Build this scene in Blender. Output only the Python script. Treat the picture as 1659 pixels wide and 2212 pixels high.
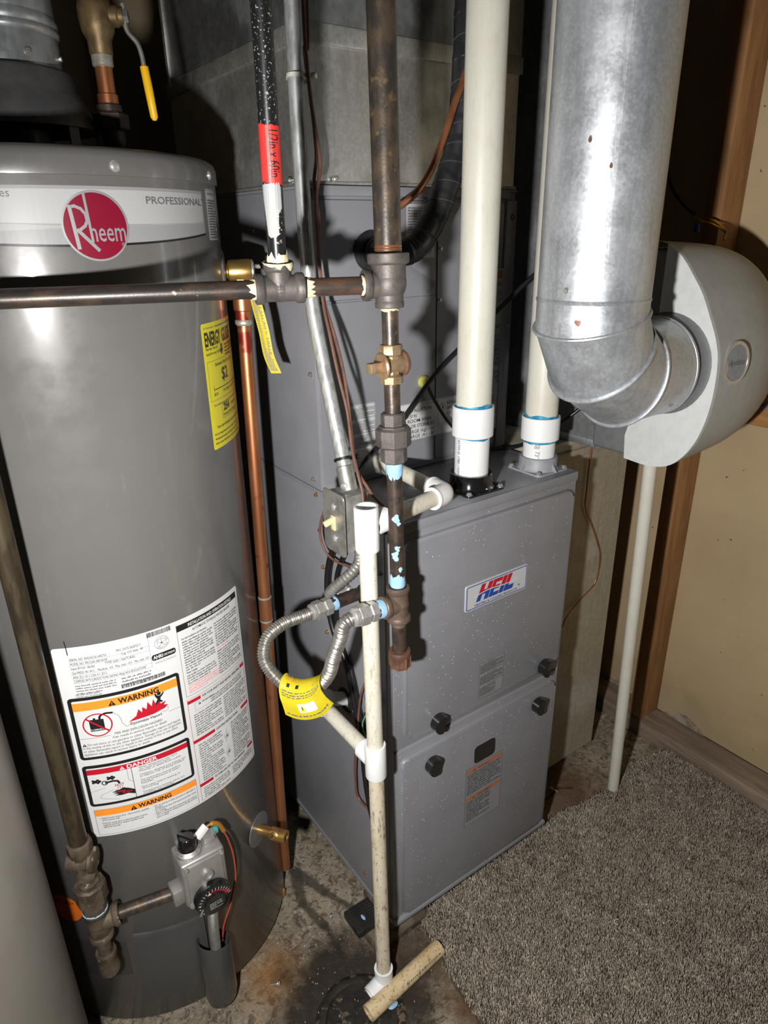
import bpy, bmesh, math, random
import numpy as np
from mathutils import Vector, Matrix, noise
from mathutils.geometry import tessellate_polygon

random.seed(7)
for _o in list(bpy.data.objects):
    bpy.data.objects.remove(_o, do_unlink=True)
scene = bpy.context.scene
COL = scene.collection
V = Vector
PI = math.pi

# ------------------------------------------------------------------ camera
# world: X right along the furnace front, Y into the room, Z up, floor at 0
CAM = V((-0.5623, -0.7867, 1.3679))
cam_d = bpy.data.cameras.new('camera')
cam = bpy.data.objects.new('camera', cam_d)
COL.objects.link(cam)
cam_d.sensor_fit = 'HORIZONTAL'
cam_d.sensor_width = 36.0
cam_d.lens = 36.0 * 1470.5 / 1659.0
cam_d.clip_start = 0.02
CAM_ROT = Matrix(((0.81323, 0.23406, -0.53279), (-0.58174, 0.30332, -0.75470), (-0.01504, 0.92370, 0.38283)))
cam.matrix_world = Matrix.Translation(CAM) @ CAM_ROT.to_4x4()
scene.camera = cam

# ------------------------------------------------------------------ world, light, exposure
world = bpy.data.worlds.new('world')
scene.world = world
world.use_nodes = True
world.node_tree.nodes['Background'].inputs['Color'].default_value = (1.0, 0.93, 0.85, 1)
world.node_tree.nodes['Background'].inputs['Strength'].default_value = 0.018
# the only real light: a hand-held torch left of and below the lens
lamp_d = bpy.data.lights.new('hand_torch', 'SPOT')
lamp_d.energy = 82.0
lamp_d.color = (1.0, 0.975, 0.945)
lamp_d.shadow_soft_size = 0.020
lamp_d.spot_size = math.radians(165)
lamp_d.spot_blend = 0.9
lamp = bpy.data.objects.new('hand_torch', lamp_d)
COL.objects.link(lamp)
lamp.location = (-0.685, -0.640, 1.196)
_aim = V((0.62, -0.02, 0.55)) - lamp.location
lamp.rotation_euler = _aim.to_track_quat('-Z', 'Y').to_euler()
scene.view_settings.view_transform = 'Standard'
scene.view_settings.look = 'None'
scene.view_settings.exposure = 0.0
scene.view_settings.gamma = 1.0
scene.view_settings.use_curve_mapping = False

# ------------------------------------------------------------------ material helpers
MATS = {}

class N:
    """small node-graph helper"""
    def __init__(self, name):
        self.m = bpy.data.materials.new(name)
        self.m.use_nodes = True
        self.t = self.m.node_tree
        self.b = self.t.nodes['Principled BSDF']
        self.co = self.t.nodes.new('ShaderNodeTexCoord').outputs['Object']
        MATS[name] = self.m
    def link(self, a, b):
        self.t.links.new(a, b)
    def mapping(self, scale=(1, 1, 1), loc=(0, 0, 0), rot=(0, 0, 0)):
        n = self.t.nodes.new('ShaderNodeMapping')
        n.inputs['Scale'].default_value = scale
        n.inputs['Location'].default_value = loc
        n.inputs['Rotation'].default_value = rot
        self.link(self.co, n.inputs['Vector'])
        return n.outputs[0]
    def noise(self, scale, detail=4, rough=.55, vec=None, dist=0):
        n = self.t.nodes.new('ShaderNodeTexNoise')
        n.inputs['Scale'].default_value = scale
        n.inputs['Detail'].default_value = detail
        n.inputs['Roughness'].default_value = rough
        n.inputs['Distortion'].default_value = dist
        self.link(vec or self.co, n.inputs['Vector'])
        return n.outputs['Fac']
    def voro(self, scale, feat='F1', out='Distance', vec=None, rand=1):
        n = self.t.nodes.new('ShaderNodeTexVoronoi')
        n.feature = feat
        n.inputs['Scale'].default_value = scale
        n.inputs['Randomness'].default_value = rand
        self.link(vec or self.co, n.inputs['Vector'])
        return n.outputs[out]
    def wave(self, scale, dist=4, detail=2, dscale=1, vec=None, axis='X', prof='SIN'):
        n = self.t.nodes.new('ShaderNodeTexWave')
        n.bands_direction = axis
        n.wave_profile = prof
        n.inputs['Scale'].default_value = scale
        n.inputs['Distortion'].default_value = dist
        n.inputs['Detail'].default_value = detail
        n.inputs['Detail Scale'].default_value = dscale
        self.link(vec or self.co, n.inputs['Vector'])
        return n.outputs['Fac']
    def ramp(self, fac, lo, hi, a=0.0, b=1.0):
        n = self.t.nodes.new('ShaderNodeMapRange')
        n.interpolation_type = 'SMOOTHSTEP'
        n.inputs['From Min'].default_value = lo
        n.inputs['From Max'].default_value = hi
        n.inputs['To Min'].default_value = a
        n.inputs['To Max'].default_value = b
        self.link(fac, n.inputs['Value'])
        return n.outputs[0]
    def mix(self, fac, a, b):
        n = self.t.nodes.new('ShaderNodeMix')
        n.data_type = 'RGBA'
        for sock, val in ((n.inputs['Factor'], fac), (n.inputs['A'] if False else n.inputs[6], a), (n.inputs[7], b)):
            if hasattr(val, 'links'):
                self.link(val, sock)
            elif isinstance(val, (tuple, list)):
                sock.default_value = (*val[:3], 1)
            else:
                sock.default_value = val
        return n.outputs[2]
    def math(self, op, a, b=0.0):
        n = self.t.nodes.new('ShaderNodeMath')
        n.operation = op
        for i, val in enumerate((a, b)):
            if hasattr(val, 'links'):
                self.link(val, n.inputs[i])
            else:
                n.inputs[i].default_value = val
        return n.outputs[0]
    def dist(self, p, scale=(1, 1, 1), vec=None):
        s = self.t.nodes.new('ShaderNodeVectorMath'); s.operation = 'SUBTRACT'
        self.link(vec or self.co, s.inputs[0]); s.inputs[1].default_value = p
        m = self.t.nodes.new('ShaderNodeVectorMath'); m.operation = 'MULTIPLY'
        self.link(s.outputs[0], m.inputs[0]); m.inputs[1].default_value = scale
        l = self.t.nodes.new('ShaderNodeVectorMath'); l.operation = 'LENGTH'
        self.link(m.outputs[0], l.inputs[0])
        return l.outputs['Value']
    def attr(self, name):
        n = self.t.nodes.new('ShaderNodeAttribute'); n.attribute_name = name
        return n.outputs['Fac']
    def sep(self, axis):
        n = self.t.nodes.new('ShaderNodeSeparateXYZ'); self.link(self.co, n.inputs[0])
        return n.outputs[axis]
    def bump(self, fac, strength, distance=.001):
        n = self.t.nodes.new('ShaderNodeBump')
        n.inputs['Strength'].default_value = strength
        n.inputs['Distance'].default_value = distance
        self.link(fac, n.inputs['Height'])
        self.link(n.outputs[0], self.b.inputs['Normal'])
    def set(self, **k):
        names = dict(color='Base Color', rough='Roughness', metal='Metallic', coat='Coat Weight',
                     coatr='Coat Roughness', spec='Specular IOR Level', emit='Emission Color', emits='Emission Strength',
                     trans='Transmission Weight', ior='IOR', alpha='Alpha', sheen='Sheen Weight', aniso='Anisotropic')
        for kk, val in k.items():
            s = self.b.inputs[names[kk]]
            if hasattr(val, 'links'):
                self.link(val, s)
            elif isinstance(val, (tuple, list)):
                s.default_value = (*val[:3], 1)
            else:
                s.default_value = val
        return self.m

def srgb(r, g, b):
    f = lambda c: (c / 255 / 12.92) if c / 255 <= .04045 else ((c / 255 + .055) / 1.055) ** 2.4
    return (f(r), f(g), f(b))

def plain(name, c, c2=None, scale=60, lo=.4, hi=.65, rough=.5, metal=0, bump=0, bscale=400, coat=0, stretch=(1, 1, 1), spec=.5, spots=()):
    n = N(name)
    col = c
    if c2 is not None:
        v = n.mapping(stretch) if stretch != (1, 1, 1) else None
        col = n.mix(n.ramp(n.noise(scale, 5, vec=v), lo, hi), c, c2)
    for (sc, s_scale, a, b) in spots:
        col = n.mix(n.ramp(n.noise(s_scale, 3), a, b), col, sc)
    if bump:
        n.bump(n.noise(bscale, 3), bump, .0006)
    n.set(color=col, rough=rough, metal=metal, coat=coat, spec=spec)
    if coat:
        n.set(coatr=.08)
    return n.m

# furnace enamel: grey paint with a faint orange peel and flecks of dust
def furnace_paint(name, base, flecks):
    n = N(name)
    col = n.mix(n.ramp(n.noise(9, 4), .35, .7), base, tuple(c * .9 for c in base))
    if flecks:
        d = n.voro(130)
        m1 = n.ramp(d, .08, .15, 1, 0)
        m2 = n.ramp(n.voro(130, out='Color'), .70, .74)
        m3 = n.ramp(n.noise(9, 3), .42, .55, .15, 1)
        m = n.math('MULTIPLY', n.math('MULTIPLY', m1, m2), m3)
        col = n.mix(m, col, (.75, .75, .75))
    n.bump(n.noise(900, 2), .10, .0004)
    n.set(color=col, rough=.36, metal=.0, spec=.5, coat=.12, coatr=.2)
    return n.m
furnace_paint('furnace_grey', (.215, .218, .238), False)
furnace_paint('furnace_door_grey', (.210, .213, .231), True)

def heater_paint(name, base):
    n = N(name)
    st = n.mapping((6, 6, .8))
    sc = n.ramp(n.noise(14, 6, .7, st), .60, .75)
    col = n.mix(sc, base, tuple(c * 1.25 for c in base))
    n.bump(n.noise(1300, 2), .05, .0003)
    n.set(color=col, rough=n.ramp(n.noise(30, 4), .3, .7, .25, .38), coat=.35, coatr=.10, spec=.5)
    return n.m
heater_paint('heater_grey', (.120, .117, .113))
plain('heater_dark', (.060, .060, .062), (.075, .073, .072), rough=.38)
heater_paint('cover_grey', (.047, .047, .047))

def galvanised(name, tint, rough=.38, metal=.85, sp=55, dull=.5, spots=0, wave=0):
    n = N(name)
    cells = n.voro(sp, out='Color')
    g = n.t.nodes.new('ShaderNodeRGBToBW'); n.link(cells, g.inputs[0])
    st = n.mapping((8, 8, 1.0))
    streak = n.noise(12, 5, .6, st)
    a = n.mix(n.ramp(g.outputs[0], .2, .8), tuple(c * .86 for c in tint), tint)
    col = n.mix(n.ramp(streak, .45, .75), a, tuple(c * .74 for c in tint))
    patch = n.noise(7, 4, .6)
    col = n.mix(n.ramp(patch, .5, .72, 0, .35), col, (.62, .64, .66))
    rg = n.math('ADD', n.ramp(n.noise(25, 5), .3, .7, rough - .06, rough + .10), n.ramp(g.outputs[0], .2, .8, -.02, .02))
    met = n.ramp(patch, .42, .7, metal, metal * dull)
    if spots:
        m = n.ramp(n.noise(26, 2), .745, .76)
        col = n.mix(m, col, (.22, .06, .015)); met = n.math('MULTIPLY', met, n.math('SUBTRACT', 1.0, m))
    n.bump(n.math('ADD', n.noise(220, 3), n.math('MULTIPLY', n.noise(9, 2), wave)), .06 if not wave else .35, .0005)
    n.set(color=col, rough=rg, metal=met)
    return n.m
galvanised('galvanised', (.52, .55, .57), .36, .85, 50, .55)
galvanised('galvanised_bright', (.56, .59, .625), .40, .72, 260, .8, 1)
galvanised('galvanised_plenum', (.55, .54, .50), .36, .80, 220, .85, 0, 14)
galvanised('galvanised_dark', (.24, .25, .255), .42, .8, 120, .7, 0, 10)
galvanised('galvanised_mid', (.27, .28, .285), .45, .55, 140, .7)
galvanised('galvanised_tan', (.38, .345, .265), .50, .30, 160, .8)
plain('zinc', (.50, .50, .47), (.40, .39, .36), 70, rough=.38, metal=.8, bump=.1, bscale=150)
plain('zinc_box', (.40, .40, .37), (.27, .26, .235), 45, rough=.42, metal=.65, bump=.1, bscale=120)
plain('steel', (.50, .49, .465), (.42, .41, .39), 200, rough=.36, metal=.65)
plain('stainless', (.36, .345, .315), (.29, .275, .25), 90, rough=.38, metal=.8)
plain('chrome', (.66, .66, .64), None, rough=.25, metal=.7)
plain('conduit_zinc', (.58, .60, .60), (.38, .39, .39), 120, .40, .62, rough=.42, metal=.6, bump=.15, bscale=500, stretch=(1, 1, .3))
plain('alu_cast', (.42, .41, .39), (.36, .35, .33), 40, rough=.45, metal=.7, bump=.15, bscale=300)

# pipes
plain('pipe_old', (.048, .041, .036), (.100, .072, .049), 80, .40, .64, rough=.38, metal=.45, bump=.3, bscale=320, stretch=(1, 1, .5),
      spots=(((.19, .13, .065), 70, .60, .74), ((.30, .32, .33), 48, .70, .74)))
plain('pipe_brown', (.062, .041, .031), (.030, .024, .021), 75, .40, .62, rough=.42, metal=.3, bump=.15,
      spots=(((.12, .07, .045), 70, .62, .75),))
plain('pipe_horizontal', (.036, .031, .028), (.085, .058, .043), 70, .42, .66, rough=.36, metal=.4, bump=.15, stretch=(.3, .3, 1),
      spots=(((.27, .23, .17), 60, .70, .74),))
plain('pipe_nipple', (.12, .068, .046), (.055, .041, .036), 90, .40, .62, rough=.42, metal=.4, bump=.2, stretch=(.25, .25, 1))
plain('pipe_black', (.012, .012, .013), None, rough=.28, spots=(((.40, .40, .39), 380, .62, .67), ((.45, .45, .43), 140, .69, .72)))
plain('pipe_black_lower', (.012, .012, .013), None, rough=.28, spots=(((.60, .54, .40), 60, .56, .60),))
plain('iron_fitting', (.115, .10, .092), (.075, .066, .060), 55, rough=.52, metal=.35, bump=.5, bscale=330)
plain('iron_brown', (.105, .075, .058), (.15, .10, .07), 60, rough=.5, metal=.35, bump=.4, bscale=260)
plain('rust_cap', (.135, .060, .036), (.075, .036, .023), 55, rough=.65, metal=.1, bump=.5, bscale=240)
plain('pipe_bronze', (.080, .062, .036), (.045, .034, .022), 70, .44, .58, rough=.42, metal=.55, bump=.12, stretch=(1, 1, .2),
      spots=(((.16, .08, .055), 26, .70, .74),))
plain('bronze_fitting', (.105, .080, .053), (.052, .038, .026), 46, .4, .65, rough=.6, metal=.25, bump=.5, bscale=240,
      spots=(((.32, .29, .23), 60, .66, .72),))
plain('brass', (.62, .40, .14), (.48, .29, .10), 60, rough=.34, metal=.9, bump=.12, bscale=420)
plain('brass_old', (.22, .15, .07), (.12, .08, .04), 45, rough=.5, metal=.6, bump=.2, bscale=300)
plain('bronze_valve', (.36, .25, .15), (.26, .17, .10), 60, rough=.42, metal=.55, bump=.25, bscale=330)
plain('copper', (.60, .26, .12), (.42, .16, .07), 18, .38, .68, rough=.38, metal=.85, stretch=(1, 1, .3),
      spots=(((.34, .05, .035), 16, .62, .68),))
plain('copper_line', (.42, .17, .08), (.30, .115, .055), 40, rough=.36, metal=.7)
plain('solder', (.50, .48, .42), (.38, .36, .30), 90, rough=.4, metal=.6, bump=.3)
plain('pipe_dope_blue', (.30, .49, .68), (.24, .42, .60), 90, .35, .65, rough=.6, bump=.4, bscale=260)
plain('pipe_dope_cream', (.68, .61, .42), (.52, .45, .28), 120, rough=.7, bump=.6, bscale=300)
plain('primer_blue', (.010, .17, .36), (.05, .32, .46), 60, .4, .6, rough=.35)

# plastics
def pvc(name, base, dirt, amt, yel):
    n = N(name)
    st = n.mapping((5, 5, 1))
    c = n.mix(n.ramp(n.noise(16, 4), .35, .75), base, yel)
    c = n.mix(n.ramp(n.noise(30, 7, .75, st), .52, .66, 0, amt), c, dirt)
    c = n.mix(n.ramp(n.noise(210, 3), .64, .68, 0, amt * .8), c, dirt)
    n.set(color=c, rough=.38, spec=.5)
    return n.m
pvc('pvc_vent', (.58, .57, .50), (.44, .41, .33), .35, (.55, .53, .445))
pvc('pvc_white', (.74, .75, .75), (.5, .5, .5), .10, (.71, .72, .72))
pvc('pvc_drain', (.60, .58, .50), (.26, .22, .16), .6, (.62, .58, .46))
pvc('pvc_drain_stained', (.60, .54, .42), (.17, .13, .085), .95, (.50, .43, .30))
pvc('pvc_stick', (.60, .48, .29), (.16, .10, .05), .9, (.50, .37, .20))
plain('pvc_tee', (.73, .73, .72), (.68, .67, .66), 300, rough=.5, bump=.25, bscale=700)
plain('black_plastic', (.008, .008, .009), None, rough=.12, coat=.6)
plain('black_rubber', (.012, .012, .013), (.02, .02, .02), 80, rough=.5)
plain('black_foam', (.017, .017, .019), (.010, .010, .011), 60, rough=.42, bump=.2, bscale=160)
plain('cable_black', (.010, .010, .011), None, rough=.35)
plain('grey_plastic', (.26, .27, .29), (.23, .24, .26), 90, rough=.5, bump=.25, bscale=900)
plain('humid_light', (.56, .58, .57), (.52, .54, .53), 60, rough=.46, bump=.2, bscale=900)
plain('humid_cover_shaded', (.42, .43, .415), (.39, .40, .385), 60, rough=.5, bump=.25, bscale=900)  # cover front darker than its side plate: angle shading put into the colour
plain('humid_dark', (.15, .155, .16), (.13, .135, .14), 60, rough=.55, bump=.3, bscale=700)
plain('ivory', (.72, .60, .33), None, rough=.4)
plain('yellow_grip', (.85, .48, .010), None, rough=.4)
plain('yellow_tag', (.86, .75, .035), (.82, .70, .03), 40, rough=.42)
plain('yellow_plug', (.56, .56, .12), None, rough=.5)
plain('brown_wire', (.16, .075, .050), (.12, .055, .04), 60, rough=.45)
plain('red_wire', (.42, .06, .03), None, rough=.45)
plain('orange_sleeve', (.30, .13, .02), None, rough=.5)
plain('blue_plastic', (.012, .055, .40), None, rough=.35)
plain('green_wire', (.10, .42, .20), None, rough=.4)
plain('teal_plastic', (.02, .35, .30), None, rough=.4)
plain('white_plastic', (.72, .72, .70), None, rough=.45)
plain('tie_nylon', (.66, .66, .58), None, rough=.4)
plain('tank_grey', (.200, .188, .168), (.185, .172, .152), 14, rough=.42, bump=.12, bscale=700)

# print colours
for nm, c in dict(paper=(.57, .58, .58), paper_grey=(.46, .47, .48), paper_mid=(.36, .37, .38), ink=(.012, .012, .013), ink_soft=(.13, .13, .135), band_white=(.40, .40, .405), band_mid=(.34, .34, .34), band_grey=(.28, .28, .285),
                  red=(.42, .008, .022), red_logo=(.19, .004, .022), orange=(.80, .25, .025), orange_dull=(.38, .13, .06), blue=(.012, .055, .30),
                  yellow=(.66, .59, .03), silver=(.42, .42, .43), label_grey=(.215, .215, .225), label_dark=(.070, .070, .076),
                  tape_red=(.55, .035, .03), pink=(.75, .30, .30), sticker_orange=(.62, .13, .01), charge_white=(.70, .70, .70)).items():
    plain(nm, c, None, rough=.38, spec=.45)
MATS['silver'].node_tree.nodes['Principled BSDF'].inputs['Metallic'].default_value = .5

# wood
def wood(name, a, b, scale=7, stretch=(10, 10, .7)):
    n = N(name)
    v = n.mapping(stretch)
    w = n.noise(scale, 6, .65, v, .6)
    c = n.mix(n.ramp(w, .35, .68), a, b)
    c = n.mix(n.ramp(n.noise(3.5, 3), .45, .75, 0, .45), c, tuple(x * .62 for x in b))
    n.bump(w, .25, .001)
    n.set(color=c, rough=.62)
    return n.m
wood('stud_wood', (.40, .205, .080), (.27, .120, .040))
wood('block_wood', (.42, .22, .075), (.29, .130, .04), stretch=(10, .7, 10))
wood('sill_wood', (.27, .205, .155), (.16, .115, .085), stretch=(8, .6, 8))

# concrete: blotched slab with stains, a rusty patch and dark damp round the drain
def concrete():
    n = N('concrete')
    big = n.noise(5, 6, .65)
    c = n.mix(n.ramp(big, .36, .66), (.36, .31, .235), (.21, .175, .125))
    c = n.mix(n.ramp(n.noise(48, 9, .8, None, .8), .49, .57, 0, .85), c, (.075, .058, .040))
    c = n.mix(n.ramp(n.noise(85, 7, .75, None, .5), .54, .62, 0, .85), c, (.44, .39, .31))
    c = n.mix(n.ramp(n.noise(21, 4, .55), .66, .70), c, (.36, .27, .13))
    c = n.mix(n.ramp(n.noise(230, 3, .6), .66, .71), c, (.48, .45, .38))
    wob = n.noise(18, 5, .65)
    def lay(d, r, soft, colour, amt, rag=1.3):
        nonlocal c
        d = n.math('ADD', d, n.math('MULTIPLY', n.math('SUBTRACT', wob, .5), r * rag))
        c = n.mix(n.ramp(d, r - soft, r + soft, amt, 0), c, colour)
    def blot(p, sc, r, soft, colour, amt=1.0):
        lay(n.dist(p, sc), r, soft, colour, amt)
    def smear(a, e, r, soft, colour, amt):
        ax, ay = a; ex, ey = e; L2 = (ex - ax) ** 2 + (ey - ay) ** 2
        X, Y = n.sep(0), n.sep(1)
        t = n.math('ADD', n.math('MULTIPLY', n.math('SUBTRACT', X, ax), (ex - ax) / L2), n.math('MULTIPLY', n.math('SUBTRACT', Y, ay), (ey - ay) / L2))
        t = n.math('MINIMUM', n.math('MAXIMUM', t, 0.0), 1.0)
        dx = n.math('SUBTRACT', n.math('SUBTRACT', X, ax), n.math('MULTIPLY', t, ex - ax))
        dy = n.math('SUBTRACT', n.math('SUBTRACT', Y, ay), n.math('MULTIPLY', t, ey - ay))
        lay(n.math('SQRT', n.math('ADD', n.math('MULTIPLY', dx, dx), n.math('MULTIPLY', dy, dy))), r, soft, colour, amt, 2.2)
    blot((.60, .07, 0), (1, 1, 0), .11, .07, (.115, .058, .034), .85)
    blot((-.235, .085, 0), (1, 1, 0), .050, .05, (.33, .14, .03), .75)
    for a, e, r in (((-.085, .275), (-.057, .186), .011), ((-.057, .186), (-.013, .084), .007), ((-.085, .27), (-.109, .189), .012), ((-.109, .189), (-.097, .119), .009), ((-.097, .119), (-.101, .05), .006)):
        smear(a, e, r, .004, (.055, .047, .036), .85)
    smear((.545, .075), (.600, .082), .004, .002, (.03, .022, .016), .9)
    smear((.600, .082), (.630, .060), .003, .002, (.03, .022, .016), .9)
    blot((-.135, -.06, 0), (1, 1, 0), .150, .045, (.026, .020, .015), .95)
    blot((.02, -.03, 0), (1, 1, 0), .075, .05, (.050, .032, .02), .75)
    blot((.06, -.22, 0), (1.6, .8, 0), .09, .05, (.11, .052, .02), .8)
    n.bump(n.math('ADD', n.noise(80, 7, .75), n.math('MULTIPLY', n.noise(14, 5), 1.5)), .9, .005)
    n.set(color=c, rough=.82, spec=.3)
concrete()

def wall_board():
    n = N('wall_board')
    c = n.mix(n.ramp(n.noise(3, 4), .35, .7), (.47, .36, .215), (.41, .305, .175))
    c = n.mix(n.ramp(n.noise(420, 2), .6, .75, 0, .35), c, (.26, .19, .11))
    c = n.mix(n.ramp(n.noise(60, 2), .735, .75), c, (.12, .08, .05))
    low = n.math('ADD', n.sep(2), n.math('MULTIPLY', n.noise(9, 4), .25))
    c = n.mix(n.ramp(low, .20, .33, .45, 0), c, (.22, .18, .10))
    n.bump(n.noise(500, 3), .25, .0006)
    n.set(color=c, rough=.75, spec=.3)
wall_board()
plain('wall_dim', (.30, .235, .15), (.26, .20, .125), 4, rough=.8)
plain('plaster_torn', (.30, .26, .20), (.17, .13, .09), 40, rough=.9, bump=.6, bscale=120)

def carpet_mats():
    n = N('carpet_fibre')
    t = n.attr('tone')
    c = n.mix(n.ramp(t, .0, .55), (.070, .056, .042), (.31, .268, .215))
    c = n.mix(n.ramp(t, .55, 1.0), c, (.58, .52, .42))
    n.set(color=c, rough=.85, spec=.2)
    n = N('carpet_back')
    n.set(color=n.mix(n.noise(300, 2), (.05, .04, .03), (.10, .08, .06)), rough=.9)
carpet_mats()
plain('stone_block', (.125, .098, .068), (.06, .047, .034), 30, rough=.85, bump=.9, bscale=90, spots=(((.22, .15, .09), 40, .62, .7),))
plain('pad_black', (.014, .014, .013), (.03, .028, .025), 60, rough=.4, bump=.3)
plain('grate_iron', (.026, .021, .016), (.010, .008, .007), 40, rough=.6, metal=.2, bump=.9, bscale=130, spots=(((.12, .092, .060), 45, .55, .62),))
plain('wood_chip', (.40, .20, .06), (.30, .14, .04), 60, rough=.6)

# ------------------------------------------------------------------ geometry helpers
def frame(axis):
    w = V(axis).normalized()
    a = V((0, 0, 1)) if abs(w.z) < .9 else V((1, 0, 0))
    u = a.cross(w).normalized()
    return u, w.cross(u).normalized(), w

def crv(pts, n=8):
    """Catmull-Rom resampling of a point list"""
    P = [V(p) for p in pts]
    P = [P[0] * 2 - P[1]] + P + [P[-1] * 2 - P[-2]]
    out = []
    for i in range(1, len(P) - 2):
        for k in range(n):
            t = k / n
            a, b, c, d = P[i - 1], P[i], P[i + 1], P[i + 2]
            out.append(.5 * (2 * b + (c - a) * t + (2 * a - 5 * b + 4 * c - d) * t * t + (3 * b - a - 3 * c + d) * t ** 3))
    out.append(P[-2].copy())
    return out

class MB:
    def __init__(self):
        self.bm = bmesh.new()
    def raw(self, verts, faces):
        vs = [self.bm.verts.new(v) for v in verts]
        for f in faces:
            try:
                self.bm.faces.new([vs[i] for i in f])
            except ValueError:
                pass
        return vs
    def box(self, x0, x1, y0, y1, z0, z1, bev=0, seg=2, mat=None):
        vs = self.raw([(x, y, z) for x in (x0, x1) for y in (y0, y1) for z in (z0, z1)],
                      [(0, 1, 3, 2), (4, 6, 7, 5), (0, 4, 5, 1), (2, 3, 7, 6), (0, 2, 6, 4), (1, 5, 7, 3)])
        if mat is not None:
            for v in vs:
                v.co = mat @ v.co
        if bev:
            es = {e for v in vs for e in v.link_edges}
            bmesh.ops.bevel(self.bm, geom=list(es), offset=bev, segments=seg, profile=.5, affect='EDGES', clamp_overlap=True)
        return self
    def tube(self, pts, r, n=16, caps=True):
        P = [V(p) for p in pts]
        R = [r] * len(P) if isinstance(r, (int, float)) else list(r)
        rings = []
        t0 = (P[1] - P[0]).normalized()
        u, v, _ = frame(t0)
        for i, p in enumerate(P):
            t = ((P[min(i + 1, len(P) - 1)] - p).normalized() + (p - P[max(i - 1, 0)]).normalized())
            t = t.normalized() if t.length > 1e-9 else t0
            q = t0.rotation_difference(t)
            u = q @ u; v = q @ v; t0 = t
            rings.append([self.bm.verts.new(p + (u * math.cos(2 * PI * k / n) + v * math.sin(2 * PI * k / n)) * R[i]) for k in range(n)])
        for a, b in zip(rings, rings[1:]):
            for k in range(n):
                self.bm.faces.new((a[k], a[(k + 1) % n], b[(k + 1) % n], b[k]))
        if caps:
            self.bm.faces.new(rings[0][::-1]); self.bm.faces.new(rings[-1])
        return self
    def lathe(self, o, axis, prof, n=32, phase=0.0, sx=1.0):
        """revolve (radius, height) pairs about an axis through o"""
        o = V(o); u, v, w = frame(axis)
        rings = []
        for r, h in prof:
            if r < 1e-7:
                rings.append([self.bm.verts.new(o + w * h)])
            else:
                rings.append([self.bm.verts.new(o + w * h + (u * math.cos(phase + 2 * PI * k / n) * sx + v * math.sin(phase + 2 * PI * k / n)) * r) for k in range(n)])
        for a, b in zip(rings, rings[1:]):
            for k in range(n):
                i, j = k, (k + 1) % n
                if len(a) == 1 and len(b) == 1:
                    continue
                if len(a) == 1:
                    self.bm.faces.new((a[0], b[j], b[i]))
                elif len(b) == 1:
                    self.bm.faces.new((a[i], a[j], b[0]))
                else:
                    self.bm.faces.new((a[i], a[j], b[j], b[i]))
        return self
    def cyl(self, a, b, r, n=24, ch=0.0):
        a, b = V(a), V(b); L = (b - a).length
        pr = [(0, 0), (r - ch, 0), (r, ch), (r, L - ch), (r - ch, L), (0, L)] if ch else [(0, 0), (r, 0), (r, L), (0, L)]
        return self.lathe(a, b - a, pr, n)
    def hexa(self, a, b, r, n=6, phase=.2):
        """nut: n-sided prism with chamfered ends, r across corners"""
        a, b = V(a), V(b); L = (b - a).length; c = min(L * .18, r * .12)
        return self.lathe(a, b - a, [(0, 0), (r * .86, 0), (r, c), (r, L - c), (r * .86, L), (0, L)], n, phase)
    def prism(self, pts, o, u, v, w, depth, bev=0, seg=2):
        """polygon pts (a,b) in the frame o+u*a+v*b, extruded along w"""
        o, u, v, w = V(o), V(u), V(v), V(w)
        lo = [self.bm.verts.new(o + u * a + v * b) for a, b in pts]
        hi = [self.bm.verts.new(o + u * a + v * b + w * depth) for a, b in pts]
        n = len(pts)
        f1 = self.bm.faces.new(lo[::-1]); f2 = self.bm.faces.new(hi)
        for i in range(n):
            self.bm.faces.new((lo[i], lo[(i + 1) % n], hi[(i + 1) % n], hi[i]))
        if bev:
            bmesh.ops.bevel(self.bm, geom=list(f2.edges), offset=bev, segments=seg, profile=.5, affect='EDGES')
        return self
    def ball(self, c, r, n=12, sc=(1, 1, 1)):
        m = Matrix.Translation(V(c)) @ Matrix.Diagonal((sc[0], sc[1], sc[2], 1))
        bmesh.ops.create_uvsphere(self.bm, u_segments=n * 2, v_segments=n, radius=r, matrix=m)
        return self
    def mesh(self, name, mat, smooth=True, angle=38):
        bmesh.ops.recalc_face_normals(self.bm, faces=self.bm.faces)
        me = bpy.data.meshes.new(name)
        self.bm.to_mesh(me); self.bm.free()
        me.materials.append(MATS[mat])
        if smooth:
            me.polygons.foreach_set('use_smooth', [True] * len(me.polygons))
            me.set_sharp_from_angle(angle=math.radians(angle))
        return me
    def build(self, name, mat, parent=None, smooth=True, angle=38):
        return link(name, self.mesh(name, mat, smooth, angle), parent)

BASE = {}
def link(name, data, parent=None, loc=None, rot=None):
    o = bpy.data.objects.new(name, data)
    COL.objects.link(o)
    if parent is not None:
        o.parent = parent
        if parent.name in BASE:
            o.matrix_parent_inverse = Matrix.Translation(-BASE[parent.name])
    if loc is not None:
        o.location = loc
    if rot is not None:
        o.rotation_euler = rot
    return o

def tag(o, label, cat, group=None):
    o['label'] = label; o['category'] = cat
    if group:
        o['group'] = group
    return o

def thing(name, label, cat, base, group=None):
    o = bpy.data.objects.new(name, None)
    o.empty_display_size = .05
    COL.objects.link(o)
    o.location = base
    BASE[o.name] = V(base)
    return tag(o, label, cat, group)

def struct(o):
    o['kind'] = 'structure'
    return o

def rrect(x0, y0, x1, y1, r, n=5):
    out = []
    for cx, cy, a in ((x1 - r, y1 - r, 0), (x0 + r, y1 - r, 90), (x0 + r, y0 + r, 180), (x1 - r, y0 + r, 270)):
        for k in range(n + 1):
            t = math.radians(a + 90 * k / n)
            out.append((cx + r * math.cos(t), cy + r * math.sin(t)))
    return out

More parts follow.
